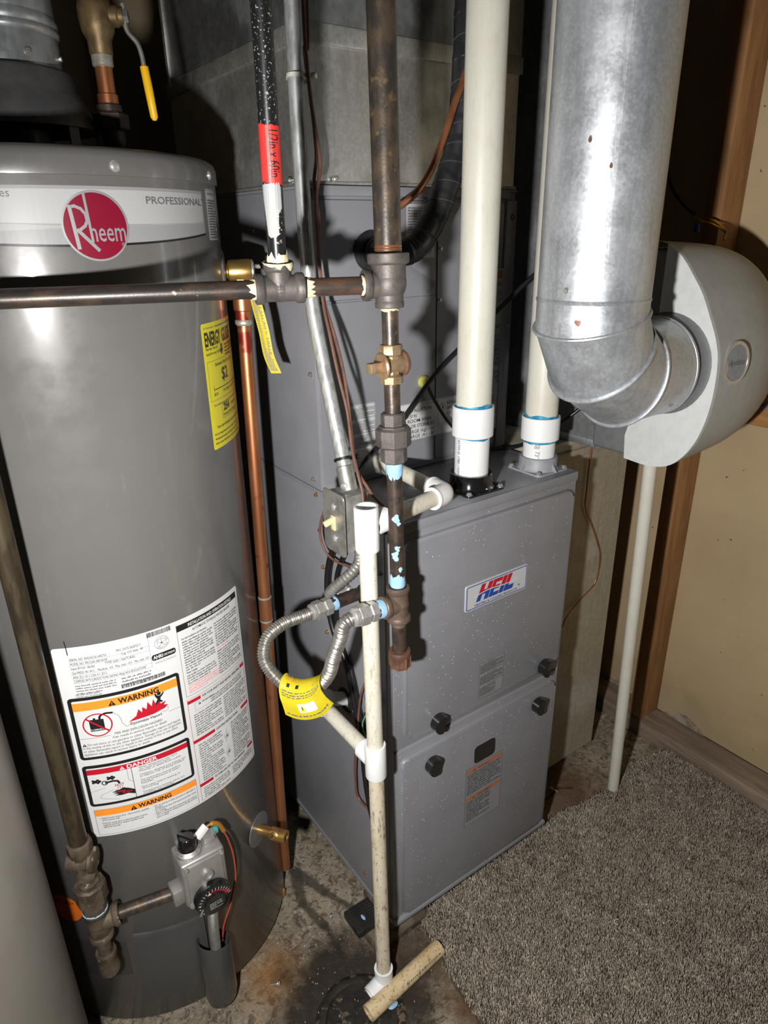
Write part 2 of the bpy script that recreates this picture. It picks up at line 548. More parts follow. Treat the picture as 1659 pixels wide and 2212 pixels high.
# ------------------------------------------------------------------ printed sheets (labels, logos, lettering)
def text2d(body, size, align='LEFT', bold=0.0, shear=0.0, width=None, space=1.0, res=2, line=1.0):
    c = bpy.data.curves.new('txt', 'FONT')
    c.body = body; c.size = size; c.align_x = align; c.offset = bold * size; c.shear = shear
    c.space_character = space; c.resolution_u = res; c.space_line = line
    o = bpy.data.objects.new('txt', c)
    COL.objects.link(o)
    me = bpy.data.meshes.new_from_object(o.evaluated_get(bpy.context.evaluated_depsgraph_get()))
    vs = [(v.co.x, v.co.y) for v in me.vertices]
    fs = [tuple(p.vertices) for p in me.polygons]
    bpy.data.objects.remove(o); bpy.data.curves.remove(c); bpy.data.meshes.remove(me)
    if width and vs:
        x0 = min(v[0] for v in vs); x1 = max(v[0] for v in vs)
        k = width / max(1e-6, x1 - x0)
        off = {'LEFT': x0, 'CENTER': (x0 + x1) / 2, 'RIGHT': x1}[align]
        vs = [((v[0] - off) * k, v[1]) for v in vs]
    return vs, fs

class Sheet:
    """flat print laid on a surface; fn(u, v, h) maps sheet metres to the world"""
    LAY = .00022
    def __init__(self, fn, du=None):
        self.fn = fn; self.du = du; self.d = {}
    def add(self, col, vs, fs, h=2):
        b = self.d.setdefault(col, ([], []))
        k = len(b[0])
        b[0].extend((v[0], v[1], h) for v in vs)
        b[1].extend(tuple(i + k for i in f) for f in fs)
    def rect(self, col, u0, v0, u1, v1, h=2):
        self.add(col, [(u0, v0), (u1, v0), (u1, v1), (u0, v1)], [(0, 1, 2, 3)], h)
    def poly(self, col, pts, h=2):
        tr = tessellate_polygon([[V((p[0], p[1], 0)) for p in pts]])
        self.add(col, pts, [tuple(t) for t in tr], h)
    def disc(self, col, u, v, r, h=2, n=40, sx=1.0):
        self.add(col, [(u, v)] + [(u + sx * r * math.cos(2 * PI * k / n), v + r * math.sin(2 * PI * k / n)) for k in range(n)],
                 [(0, 1 + k, 1 + (k + 1) % n) for k in range(n)], h)
    def ring(self, col, u, v, r0, r1, h=2, n=40, a0=0, a1=360):
        vs = []
        for k in range(n + 1):
            t = math.radians(a0 + (a1 - a0) * k / n)
            vs += [(u + r0 * math.cos(t), v + r0 * math.sin(t)), (u + r1 * math.cos(t), v + r1 * math.sin(t))]
        self.add(col, vs, [(2 * k, 2 * k + 1, 2 * k + 3, 2 * k + 2) for k in range(n)], h)
    def line(self, col, pts, w, h=2):
        for a, b in zip(pts, pts[1:]):
            a, b = V((*a, 0)), V((*b, 0)); d = (b - a).normalized(); p = V((-d.y, d.x, 0)) * w / 2; e = d * w * .3
            q = [a + p - e, a - p - e, b - p + e, b + p + e]
            self.add(col, [(x.x, x.y) for x in q], [(0, 1, 2, 3)], h)
    def frame(self, col, u0, v0, u1, v1, w, h=2):
        self.rect(col, u0, v0, u1, v0 + w, h); self.rect(col, u0, v1 - w, u1, v1, h)
        self.rect(col, u0, v0 + w, u0 + w, v1 - w, h); self.rect(col, u1 - w, v0 + w, u1, v1 - w, h)
    def text(self, col, body, u, v, size, h=3, rot=0, **k):
        vs, fs = text2d(body, size, **k)
        if rot:
            c, s_ = math.cos(math.radians(rot)), math.sin(math.radians(rot))
            vs = [(c * a - s_ * b, s_ * a + c * b) for a, b in vs]
        self.add(col, [(a + u, b + v) for a, b in vs], fs, h)
    def fine(self, col, u0, v1, u1, n, pitch, th=.42, seed=1, h=3, ind=0):
        """rows of print too small to read"""
        rnd = random.Random(seed)
        for i in range(n):
            u = u0 + (ind if i % 4 else 0); v = v1 - pitch * (i + 1)
            end = u1 if (i + 1) % 4 else u0 + (u1 - u0) * rnd.uniform(.4, .9)
            while u < end - pitch * .3:
                w = min(pitch * rnd.uniform(.6, 3.0), end - u); e = u + w
                while u < e:
                    lw = pitch * rnd.choice((.14, .26, .30, .34))
                    self.rect(col, u, v, u + lw, v + pitch * th * rnd.choice((.80, .80, 1.0, 1.25)), h)
                    u += lw + pitch * .09
                u += pitch * .26
    def bars(self, col, u0, v0, u1, v1, seed=1, h=3):
        rnd = random.Random(seed); u = u0
        while u < u1:
            w = (u1 - u0) * rnd.choice((.008, .014, .02)); self.rect(col, u, v0, min(u + w, u1), v1, h)
            u += w + (u1 - u0) * rnd.choice((.008, .014))
    def emit(self, parent, names):
        """one mesh per name; the ink colours become its material slots"""
        groups = {}
        for col in self.d:
            nm = names if isinstance(names, str) else names.get(col, names.get('*', 'print'))
            groups.setdefault(nm, []).append(col)
        for nm, cols in groups.items():
            bm = bmesh.new()
            for mi, col in enumerate(cols):
                vs, fs = self.d[col]
                bv = [bm.verts.new(v) for v in vs]
                for f in fs:
                    try:
                        bm.faces.new([bv[i] for i in f]).material_index = mi
                    except ValueError:
                        pass
            if self.du:
                us = [v.co.x for v in bm.verts]; a = min(us); b = max(us)
                k = math.floor(a / self.du) + 1
                while k * self.du < b:
                    bmesh.ops.bisect_plane(bm, geom=bm.verts[:] + bm.edges[:] + bm.faces[:], plane_co=(k * self.du, 0, 0), plane_no=(1, 0, 0))
                    k += 1
            for v in bm.verts:
                v.co = self.fn(v.co.x, v.co.y, v.co.z * self.LAY)
            me = bpy.data.meshes.new(nm)
            bm.to_mesh(me); bm.free()
            for col in cols:
                me.materials.append(MATS[col])
            link(nm, me, parent)

def warn_tri(s, u, v, k, fill='ink', mark='paper', h=5):
    s.poly(fill, [(u, v), (u + k, v), (u + k / 2, v + k * .88)], h)
    s.rect(mark, u + k * .45, v + k * .25, u + k * .55, v + k * .6, h + 1)
    s.rect(mark, u + k * .45, v + k * .10, u + k * .55, v + k * .19, h + 1)

# shared screws
def screw_mesh(name, mat, r=.0045, hexhead=True):
    b = MB()
    b.lathe((0, 0, 0), (0, 0, 1), [(0, -.004), (r * .6, -.004), (r * .6, 0), (r * 1.35, 0), (r * 1.35, .0008), (r * 1.0, .001)], 16)
    if hexhead:
        b.hexa((0, 0, .0008), (0, 0, .0045), r * 1.0)
    else:
        b.lathe((0, 0, .0006), (0, 0, 1), [(r * 1.1, 0), (r * 1.05, .0012), (r * .6, .0024), (0, .0027)], 16)
    return b.mesh(name, mat)
SCREW_HEX = screw_mesh('screw', 'steel')
SCREW_SMALL = screw_mesh('screw', 'zinc', .0033)
SCREW_BRASS = screw_mesh('screw', 'brass', .0030)
SCREW_PAN = screw_mesh('screw', 'chrome', .0048, False)
def screw(parent, p, axis, data=None, name='screw'):
    q = V((0, 0, 1)).rotation_difference(V(axis))
    return link(name, data or SCREW_HEX, parent, p, q.to_euler())

# ================================================================== THE SETTING
def build_floor():
    x0, x1, y0, y1, st = -1.5, 1.3, -1.5, 1.4, .02
    nx, ny = int((x1 - x0) / st), int((y1 - y0) / st)
    vs, fs = [], []
    for j in range(ny + 1):
        for i in range(nx + 1):
            x, y = x0 + i * st, y0 + j * st
            d = math.hypot(x + .14, y + .075)
            z = .003 * noise.noise((x * 9, y * 9, 0)) + .0015 * noise.noise((x * 31, y * 31, 3)) - .004
            z -= .018 * max(0, 1 - d / .16) ** 1.2
            vs.append((x, y, min(z, 0)))
    for j in range(ny):
        for i in range(nx):
            a = j * (nx + 1) + i
            fs.append((a, a + 1, a + nx + 2, a + nx + 1))
    b = MB(); b.raw(vs, fs)
    return struct(b.build('floor', 'concrete', angle=180))
floor = build_floor()

b = MB(); b.box(1.035, 1.05, -1.5, 1.4, .046, 2.3)
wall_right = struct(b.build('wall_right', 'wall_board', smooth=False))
# torn lower edge of the board
b = MB()
rnd = random.Random(5)
for (ya, yb) in ((-.06, .07), (.14, .30)):
    pts = [(ya, .044)] + [(ya + (yb - ya) * k / 9, .050 + rnd.uniform(.0, .030) * math.sin(PI * k / 9)) for k in range(1, 9)] + [(yb, .044)]
    b.prism(pts, (1.0352, 0, 0), (0, 1, 0), (0, 0, 1), (-1, 0, 0), .0016)
b.build('torn_edge', 'plaster_torn', wall_right, smooth=False)
b = MB(); b.box(-1.5, 1.05, 1.15, 1.17, -.02, 2.3)
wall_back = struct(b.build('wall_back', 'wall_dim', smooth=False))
b = MB(); b.box(.948, 1.035, -1.5, 1.15, -.006, .046, .004)
trim_1 = struct(b.build('trim_1', 'sill_wood'))

b = MB(); b.box(.950, 1.0345, .087, .125, .046, 2.3, .003)
tag(b.build('wall_stud', 'stud_wood'), 'upright orange wood stud on the tan wall right of the round metal duct', 'stud')
b = MB(); b.box(.952, 1.0345, -.33, .0868, .955, 1.043, .003)
blk = tag(b.build('blocking_board', 'block_wood'), 'horizontal wood blocking board on the tan wall behind the grey humidifier', 'board')
b = MB(); b.lathe((.9518, -.085, 1.0), (-1, 0, 0), [(0, .0003), (.009, .0003), (.010, 0)], 20, sx=1.3)
b.build('knot', 'sill_wood', blk)

# wall boards of the room corner at the back
for x, lab in ((-.30, 'pale upright board on the back wall beside the yellow lever valve'), (-.14, 'upright board on the back wall left of the plenum')):
    b = MB(); b.box(x, x + .10, 1.11, 1.149, 0, 2.3, .003)
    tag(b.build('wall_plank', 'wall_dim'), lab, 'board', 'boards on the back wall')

# ------------------------------------------------------------------ carpet
POLY = [(.030, .012), (.070, .004), (.063, -.049), (.060, -.085), (.048, -.115), (.043, -.143), (.040, -.19), (.034, -.23), (.010, -.42), (-.03, -.75),
        (-.05, -1.3), (.944, -1.3), (.944, -.012), (.845, .015), (.786, .010), (.732, -.010), (.683, -.008), (.638, .002), (.586, .003),
        (.551, .016), (.498, .015), (.455, .012)]
def inside(x, y):
    c = False; n = len(POLY); j = n - 1
    for i in range(n):
        if (POLY[i][1] > y) != (POLY[j][1] > y) and x < (POLY[j][0] - POLY[i][0]) * (y - POLY[i][1]) / (POLY[j][1] - POLY[i][1]) + POLY[i][0]:
            c = not c
        j = i
    return c
b = MB()
tr = tessellate_polygon([[V((p[0], p[1], 0)) for p in POLY]])
b.raw([(p[0], p[1], .006) for p in POLY] + [(p[0], p[1], -.003) for p in POLY],
      [tuple(t) for t in tr] + [(i, (i + 1) % len(POLY), (i + 1) % len(POLY) + len(POLY), i + len(POLY)) for i in range(len(POLY))])
carpet = thing('carpet', 'brown grey cut pile carpet in front of the furnace', 'carpet', (.45, -.4, 0))
b.build('backing', 'carpet_back', carpet, smooth=False)
def build_pile():
    rng = np.random.default_rng(3)
    st = .0027
    xs, ys = np.meshgrid(np.arange(.0, .95, st), np.arange(-.66, .03, st))
    p = np.stack([xs.ravel(), ys.ravel()], 1)
    p += rng.uniform(-.5, .5, p.shape) * st
    keep = np.array([inside(x + ex, y + ey) for (x, y), ex, ey in zip(p, rng.normal(0, .0025, len(p)), rng.normal(0, .0025, len(p)))])
    p = p[keep]; n = len(p)
    k = 3
    ang = rng.uniform(0, 2 * np.pi, n)
    lean = rng.uniform(.0005, .0038, n)
    flow = np.array([.0008 * math.sin(x * 14 + y * 5) for x, y in p])
    hgt = rng.uniform(.010, .0135, n)
    rad = rng.uniform(.0009, .0014, n)
    dx = np.cos(ang) * lean + flow; dy = np.sin(ang) * lean
    verts = np.zeros((n, 2 * k + 1, 3))
    for i in range(k):
        t = ang + 2 * np.pi * i / k
        for j, (hh, rr) in enumerate(((.0, 1.0), (.62, 1.15))):
            verts[:, j * k + i, 0] = p[:, 0] + np.cos(t + j * .6) * rad * rr + dx * hh * hh
            verts[:, j * k + i, 1] = p[:, 1] + np.sin(t + j * .6) * rad * rr + dy * hh * hh
            verts[:, j * k + i, 2] = .005 + hgt * hh
    verts[:, 2 * k, 0] = p[:, 0] + dx; verts[:, 2 * k, 1] = p[:, 1] + dy; verts[:, 2 * k, 2] = .005 + hgt
    faces = []
    for i in range(k):
        j = (i + 1) % k
        faces += [(i, j, k + j), (i, k + j, k + i), (k + i, k + j, 2 * k)]
    faces = np.array(faces)
    allf = (faces[None] + (np.arange(n) * (2 * k + 1))[:, None, None]).reshape(-1, 3)
    me = bpy.data.meshes.new('pile')
    me.vertices.add(n * (2 * k + 1)); me.vertices.foreach_set('co', verts.ravel())
    me.loops.add(len(allf) * 3); me.loops.foreach_set('vertex_index', allf.ravel().astype(np.int32))
    me.polygons.add(len(allf)); me.polygons.foreach_set('loop_start', np.arange(0, len(allf) * 3, 3, dtype=np.int32))
    me.update(calc_edges=True)
    blot = np.array([noise.noise((x * 16, y * 16, 0)) * .14 + noise.noise((x * 60, y * 60, 5)) * .2 for x, y in p])
    tone = np.clip(rng.normal(.50, .21, n) + blot, 0, 1)
    at = me.attributes.new('tone', 'FLOAT', 'POINT')
    at.data.foreach_set('value', np.repeat(tone, 2 * k + 1).astype(np.float32))
    me.materials.append(MATS['carpet_fibre'])
    o = link('pile', me, carpet)
    o['kind'] = 'stuff'
build_pile()
for (x, y, r, lab) in ((.395, -.255, .007, 'tiny curl of white thread lying on the carpet'),):
    b = MB(); b.tube(crv([(x + r * math.cos(t), y + r * .8 * math.sin(t), .021) for t in (0.4, 1.2, 2.2, 3.2, 4.2)], 4), .0007, 6)
    tag(b.build('thread', 'pvc_tee'), lab, 'thread')

# ================================================================== FURNACE
FX, FZ0, FZ1 = .4445, .05, .939
fur = thing('furnace', 'grey two-door gas furnace with a red and blue badge beside the carpet', 'furnace', (FX / 2, .37, 0))
b = MB(); b.box(0, FX, .012, .75, .058, .934, .002)
cabinet = b.build('cabinet', 'furnace_grey', fur)
b = MB(); b.box(-.001, FX + .001, .0, .75, .933, .939, .0015); b.box(.0, FX, -.004, .004, .921, .9395, .0025)
top = b.build('top_panel', 'furnace_grey', fur)
b = MB(); b.box(.0, FX, -.008, .020, .048, .060, .003); b.box(-.0015, .004, .0, .75, .048, .060, .001)
b.build('base_rail', 'furnace_grey', fur)
b = MB(); b.box(0.002, .006, .0, .014, .060, .925, .001); b.box(FX - .006, FX - .0005, .0, .014, .060, .925, .001)
b.build('door_jamb', 'furnace_grey', fur)

def furnace_door(z0, z1, pz0, pz1, px0, px1):
    d = MB()
    d.box(.006, FX - .0025, .0, .014, z0, z1, .002)
    d.prism(rrect(px0, pz0, px1, pz1, .016, 6), (0, .0005, 0), (1, 0, 0), (0, 0, 1), (0, -1, 0), .0085, .0065, 4)
    return d.build('door', 'furnace_door_grey', fur, angle=60)
door_up = furnace_door(.4935, .9205, .512, .908, .028, .434)
door_low = furnace_door(.0605, .4885, .066, .470, .018, .434)

kb = MB()
kb.lathe((0, 0, 0), (0, -1, 0), [(0, 0), (.0125, 0), (.0155, .002), (.0155, .006), (.012, .008), (0, .008)], 32)
_kp = [(.0178 * math.cos(t), .0178 * math.sin(t)) for t in np.linspace(math.radians(48), math.radians(285), 26)]
_k0, _k1, _kc = V((*_kp[-1], 0)), V((*_kp[0], 0)), V((.0015, -.0035, 0))
_kp += [tuple((_k0 * (1 - t) ** 2 + _kc * 2 * t * (1 - t) + _k1 * t * t).xy) for t in np.linspace(.1, .9, 9)]
kb.prism(_kp, (0, -.004, 0), (1, 0, 0), (0, 0, 1), (0, -1, 0), .0165, .0042, 4)
KNOB = kb.mesh('knob', 'black_plastic')
for (x, z, d) in ((.099, .527, door_up), (.383, .528, door_up), (.087, .433, door_low), (.374, .436, door_low)):
    link('knob', KNOB, d, (x, -.0078, z))

b = MB(); b.prism(rrect(.200, .366, .257, .408, .008), (0, -.0076, 0), (1, 0, 0), (0, 0, 1), (0, -1, 0), .0012, .0004, 1)
b.build('sight_window', 'black_plastic', door_low)

onfront = lambda u, v, h: V((u, -.00805 - h, v))
# badge
b = MB(); b.prism(rrect(.159, .7345, .3145, .7865, .004), (0, -.0076, 0), (1, 0, 0), (0, 0, 1), (0, -1, 0), .0024, .0005, 1)
badge = b.build('badge', 'paper_grey', door_up)
sh = Sheet(lambda u, v, h: V((u, -.0101 - h, v)))
for a, c in ((.1612, 'blue'),):
    o = rrect(.1612, .7367, .3123, .7843, .003); i = rrect(.1628, .7383, .3107, .7827, .002)
    n = len(o)
    sh.add(c, o + i, [(k, (k + 1) % n, n + (k + 1) % n, n + k) for k in range(n)], 2)
def wave_split(vs, fs, wave, du):
    bm = bmesh.new(); bv = [bm.verts.new((v[0], v[1], 0)) for v in vs]
    for f in fs:
        try: bm.faces.new([bv[i] for i in f])
        except ValueError: pass
    a = min(v[0] for v in vs); e = max(v[0] for v in vs); n = int((e - a) / du) + 1
    for k in range(1, n):
        bmesh.ops.bisect_plane(bm, geom=bm.verts[:] + bm.edges[:] + bm.faces[:], plane_co=(a + k * du, 0, 0), plane_no=(1, 0, 0))
    for k in range(n):
        u0, u1 = a + k * du, a + (k + 1) * du
        ff = [f for f in bm.faces if u0 <= f.calc_center_median().x < u1]
        if not ff: continue
        g = set(ff) | {x for f in ff for x in f.edges} | {x for f in ff for x in f.verts}
        w0, w1 = wave(u0), wave(u1)
        bmesh.ops.bisect_plane(bm, geom=list(g), plane_co=(u0, w0, 0), plane_no=(-(w1 - w0), (u1 - u0), 0))
    up, lo = ([], []), ([], [])
    for f in bm.faces:
        c = f.calc_center_median(); t = up if c.y > wave(c.x) else lo
        k = len(t[0]); t[0].extend((v.co.x, v.co.y) for v in f.verts); t[1].append(tuple(range(k, k + len(f.verts))))
    bm.free()
    return up, lo
vs, fs = [], []
def letter(rects, x0, w):
    for (a0, c0, a1, c1) in rects:
        k = len(vs)
        for a_, c_ in ((a0, c0), (a1, c0), (a1, c1), (a0, c1)):
            vs.append((x0 + a_ * w + .0135 * c_, .7480 + .0325 * c_))
        fs.append((k, k + 1, k + 2, k + 3))
letter([(0, 0, .36, 1), (.64, 0, 1, 1), (.36, .36, .64, .62)], .1840, .0285)
letter([(0, 0, .38, 1), (.38, 0, 1, .22), (.38, .39, .9, .61), (.38, .78, 1, 1)], .2140, .0235)
letter([(0, 0, 1, 1)], .2390, .0105)
letter([(0, 0, .42, 1), (.42, 0, 1, .28)], .2510, .0240)
wv = lambda u: .7640 + .0032 * math.sin((u - .184) / .104 * 2 * PI * .9 + .2) + .0035 * (u - .24) / .05
up, lo = wave_split(vs, fs, wv, .004)
sh.add('red', up[0], up[1], 2); sh.add('blue', lo[0], lo[1], 2)
n = 26
ws = [(.180 + .112 * k / n) for k in range(n + 1)]
for a, c in zip(ws, ws[1:]):
    sh.add('paper', [(a, wv(a) - .0009), (c, wv(c) - .0009), (c, wv(c) + .0009), (a, wv(a) + .0009)], [(0, 1, 2, 3)], 3)
sh.text('ink', 'HEATING & COOLING PRODUCTS', .1815, .7400, .0068, width=.106)
sh.text('ink', '®', .2905, .7470, .006)
sh.emit(badge, 'badge_print')

# door labels
def small_warning_label(parent, name, fn, u0, v0, u1, v1, base, ink, heads, seed, orange=None, lay=None):
    s_ = Sheet(fn)
    if lay: s_.LAY = lay
    s_.poly(base, rrect(u0, v0, u1, v1, min(.003, (u1 - u0) * .06)), 1)
    s_.frame(ink, u0 + .0008, v0 + .0008, u1 - .0008, v1 - .0008, .0008, 2)
    H = v1 - v0; w = u1 - u0; k = len(heads); hh = H * .93 / k
    for i, t in enumerate(heads):
        top_ = v1 - H * .03 - i * hh
        if orange: s_.rect(orange, u0 + w * .03, top_ - hh * .13, u1 - w * .03, top_ - hh * .01, 2)
        warn_tri(s_, u0 + w * .20, top_ - hh * .115, hh * .095, ink, base)
        s_.text(ink, t, u0 + w * .32, top_ - hh * .115, hh * .115, bold=.01, width=w * .40 if len(t) > 8 else w * .30)
        last = i == k - 1
        s_.fine(ink, u0 + w * .05, top_ - hh * .13, u1 - w * (.05 if not last else .32), int(hh * .80 / (hh * .085)), hh * .085, .58, seed + i)
    s_.emit(parent, name)
small_warning_label(door_up, 'warning_label', onfront, .202, .524, .2685, .608, 'label_grey', 'label_dark', ('WARNING', 'AVERTISSEMENT', 'ADVERTENCIA'), 11)
small_warning_label(door_low, 'warning_label', onfront, .178, .206, .282, .362, 'label_grey', 'label_dark', ('WARNING', 'AVERTISSEMENT'), 21, 'orange_dull')

# vent flanges on the furnace top
def flange(name, mat, cx, cy, hs, r, h, scr):
    q = MB()
    q.prism(rrect(cx - hs, cy - hs, cx + hs, cy + hs, .008), (0, 0, .939), (1, 0, 0), (0, 1, 0), (0, 0, 1), .0035, .001, 1)
    q.lathe((cx, cy, .9425), (0, 0, 1), [(r + .004, 0), (r + .001, .004), (r, h - .001), (r - .001, h), (.0305, h), (.0305, 0)], 36)
    for a in range(4):
        t = PI / 4 + a * PI / 2 + PI / 4
        dx, dy = math.cos(t), math.sin(t)
        q.prism([(r - .002, 0), (r + .012, 0), (r - .002, h * .8)], (cx - dy * .0012, cy + dx * .0012, .942), (dx, dy, 0), (0, 0, 1), (dy, -dx, 0), .0024)
    o = q.build(name, mat, fur)
    for sx_, sy_ in scr:
        screw(o, (cx + sx_ * (hs - .007), cy + sy_ * (hs - .007), .9425), (0, 0, 1))
    return o
flange('vent_flange', 'black_plastic', .227, .060, .044, .0375, .026, ((-1, -1), (1, -1), (1, 1), (-1, 1)))
flange('vent_flange', 'grey_plastic', .398, .058, .042, .0360, .024, ((-1, -1), (1, -1), (1, 1), (-1, 1)))
# side screws, side grommets
for (y, z) in ((.219, .929), (.213, .862), (.138, .491), (.207, .788), (.206, .647), (.10, .10)):
    screw(cabinet, (-.0002, y, z), (-1, 0, 0), SCREW_BRASS)
b = MB(); b.lathe((0, .150, .520), (-1, 0, 0), [(.026, -.001), (.026, .002), (.020, .004), (.0145, .004), (.0145, 0)], 28)
b.build('drain_grommet', 'black_rubber', cabinet)
b = MB(); b.lathe((0, .070, .785), (-1, 0, 0), [(.024, -.001), (.024, .002), (.018, .0035), (.0120, .0035), (.0120, 0)], 28)
b.build('gas_inlet_grommet', 'black_rubber', cabinet)
b = MB(); b.prism(rrect(.045, .475, .085, .535, .004), (-.0003, 0, 0), (0, 1, 0), (0, 0, 1), (-1, 0, 0), .0015)
b.build('wiring_opening', 'heater_dark', cabinet)

# ================================================================== COIL CABINET
CY = .2
coil = thing('coil_cabinet', 'grey evaporator coil cabinet standing on the furnace with warning labels', 'coil cabinet', (FX / 2, .46, .9395))
b = MB(); b.box(0, FX, CY, .73, .9405, 1.428, .002)
cbody = b.build('cabinet', 'furnace_grey', coil)
b = MB(); b.box(.012, FX - .0225, CY - .008, CY + .002, 1.417, 1.432, .002); b.box(0, FX, CY - .004, .73, 1.428, 1.4325, .001)
b.build('top_rail', 'furnace_grey', coil)
b = MB(); b.prism([(.006, 1.262)] + [(.252 - .022 + .022 * math.sin(t), 1.262 + .022 - .022 * math.cos(t)) for t in np.linspace(0, PI / 2, 8)] + [(.252, 1.412), (.006, 1.412)],
                  (0, CY, 0), (1, 0, 0), (0, 0, 1), (0, -1, 0), .0045, .0018, 2)
acc = b.build('access_panel', 'furnace_grey', coil)
b = MB(); b.prism(rrect(.257, .952, .414, 1.410, .004), (0, CY, 0), (1, 0, 0), (0, 0, 1), (0, -1, 0), .003, .001, 1)
b.build('front_panel', 'furnace_grey', coil)
b = MB(); b.prism(rrect(.006, .952, .2535, 1.2585, .004), (0, CY, 0), (1, 0, 0), (0, 0, 1), (0, -1, 0), .003, .001, 1)
b.build('front_panel', 'furnace_grey', coil)
b = MB(); b.box(FX - .026, FX, CY - .006, CY + .001, .945, 1.414, .002)
fl = b.build('corner_flange', 'furnace_grey', coil)
b = MB(); b.lathe((FX - .012, CY - .0062, 1.386), (0, -1, 0), [(.0055, 0), (.0055, .0005), (.003, .0006)], 20); b.build('bolt_hole', 'black_rubber', fl)
for (x, z) in ((.262, 1.336), (.262, 1.250), (.306, .958), (FX - .008, 1.19)):
    screw(coil, (x, CY - .0032, z), (0, -1, 0), SCREW_SMALL)
for (y, z) in ((.386, 1.369), (.312, 1.367), (.215, 1.146), (.225, .957), (.62, 1.36)):
    screw(coil, (-.0002, y, z), (-1, 0, 0), SCREW_SMALL)
oncoil = lambda u, v, h: V((u, CY - .0031 - h, v))
onacc = lambda u, v, h: V((u, CY - .0046 - h, v))
small_warning_label(coil, 'warning_label', oncoil, .062, 1.000, .1165, 1.086, 'paper_grey', 'ink_soft', ('WARNING', 'AVERTISSEMENT', 'ADVERTENCIA'), 31)
# refrigerant charge label
s_ = Sheet(oncoil)
s_.rect('paper', .138, .999, .336, 1.070, 1)
s_.frame('ink_soft', .139, 1.000, .335, 1.069, .0005)
s_.line('ink_soft', [(.262, 1.0), (.262, 1.069)], .0005)
for t, v in (('MINIMUM INSTALLATION', 1.0525), ('HEIGHT: 0 m (0 ft).', 1.0425), ('MINIMUM ROOM AREA', 1.0325), ('(OPERATING OR STORAGE),', 1.0225), ('TOTAL CHARGE (kg) - m²', 1.0120), ('TOTAL CHARGE (lb) - ft²', 1.0025)):
    s_.text('ink', t, .1425, v, .0095, bold=.004, width=.112 if len(t) > 20 else (.104 if 'MIN' in t or 'TOT' in t else .070))
s_.poly('paper', [(.266, 1.053), (.273, 1.060), (.280, 1.053), (.273, 1.046)], 3)
s_.line('red', [(.266, 1.053), (.273, 1.060), (.280, 1.053), (.273, 1.046), (.266, 1.053)], .0007, 4)
s_.poly('ink', [(.2715, 1.0500), (.2755, 1.0500), (.2750, 1.0535), (.2735, 1.0570), (.2722, 1.0535)], 4)
for t, v in (('REFRIGERANT', 1.0555), ('SAFETY GROUP', 1.0455), ('A2L', 1.0355)):
    s_.text('ink', t, .284, v, .0085, width={'A2L': .012}.get(t, .046))
s_.text('ink_soft', 'INSTALLATION', .232, 1.0635, .0045)
s_.emit(coil, 'charge_label')
# rating label on the access panel
s_ = Sheet(onacc)
s_.poly('paper_grey', rrect(.186, 1.322, .2475, 1.407, .003), 1)
s_.fine('ink_soft', .189, 1.404, .244, 14, .0042, .5, 41)
s_.fine('ink_soft', .189, 1.340, .220, 4, .0038, .5, 42)
s_.ring('ink', .236, 1.334, .0036, .0042, 3); s_.text('ink', 'UL', .2335, 1.3322, .0042)
s_.emit(acc, 'rating_label')
# tall instruction label by the right edge
s_ = Sheet(oncoil)
s_.rect('paper_mid', .330, .985, .4325 - .0135, 1.297, 1)
s_.rect('orange_dull', .405, 1.279, .4165, 1.294, 2)
for t, z in (('NT', 1.266), ('CE', 1.250), ('IT', 1.236), ('N', 1.222), ('ANT', 1.187), ('WHICH', 1.170), ('RCES', 1.161), ('LED', 1.152), ('OTHER', 1.143), ('SES', 1.134), ('THE', 1.125), ('SEE', 1.116), ('SYSTEM', 1.098), ('BE', 1.089), ('R', 1.080)):
    s_.text('ink', t, .4175, z, .0095, align='RIGHT')
s_.fine('ink_soft', .334, 1.06, .415, 9, .006, .45, 44)
s_.emit(coil, 'instruction_label')
# rubber grommet and yellow plug
b = MB(); b.lathe((.111, CY - .0045, 1.336), (0, -1, 0), [(.031, 0), (.032, .004), (.029, .010), (.022, .012), (.018, .010)], 32)
b.build('rubber_grommet', 'black_rubber', acc)
b = MB(); b.lathe((.225, CY - .003, 1.107), (0, -1, 0), [(.011, 0), (.0115, .006), (.009, .011), (.004, .012), (0, .012)], 24)
b.build('plug', 'yellow_plug', coil)

# ================================================================== SUPPLY PLENUM
plen = thing('supply_plenum', 'galvanised sheet metal plenum above the coil cabinet', 'duct', (FX / 2, .46, 1.433))
def cross_break(q, o, u, v, w, W, H, d):
    o, u, v, w = V(o), V(u), V(v), V(w)
    q.raw([o, o + u * W, o + u * W + v * H, o + v * H, o + u * W / 2 + v * H / 2 + w * d], [(0, 1, 4), (1, 2, 4), (2, 3, 4), (3, 0, 4)])
b = MB(); b.box(.004, FX - .004, .204, .726, 1.433, 1.618)
cross_break(b, (.004, .2038, 1.434), (1, 0, 0), (0, 0, 1), (0, -1, 0), FX - .008, .183, .004)
cross_break(b, (.0038, .726, 1.434), (0, -1, 0), (0, 0, 1), (-1, 0, 0), .522, .183, .004)
b.build('lower_section', 'galvanised_plenum', plen, smooth=False)
b = MB(); b.box(-.001, FX + .001, .1985, .732, 1.614, 1.640, .002); b.box(0, FX, .2, .73, 1.4330, 1.438, .001)
b.build('cleat_band', 'galvanised_plenum', plen)
b = MB(); b.box(.002, FX - .002, .202, .711, 1.636, 2.3)
cross_break(b, (.002, .2018, 1.64), (1, 0, 0), (0, 0, 1), (0, -1, 0), FX - .004, .6, .005)
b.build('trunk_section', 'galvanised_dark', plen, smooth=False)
b = MB(); b.box(-.002, .006, .703, .716, 1.63, 2.3, .001); b.build('corner_cleat', 'galvanised_plenum', plen)
for (x, z) in ((.052, 1.441), (.30, 1.441)):
    screw(plen, (x, .1995, z), (0, -1, 0), SCREW_SMALL)
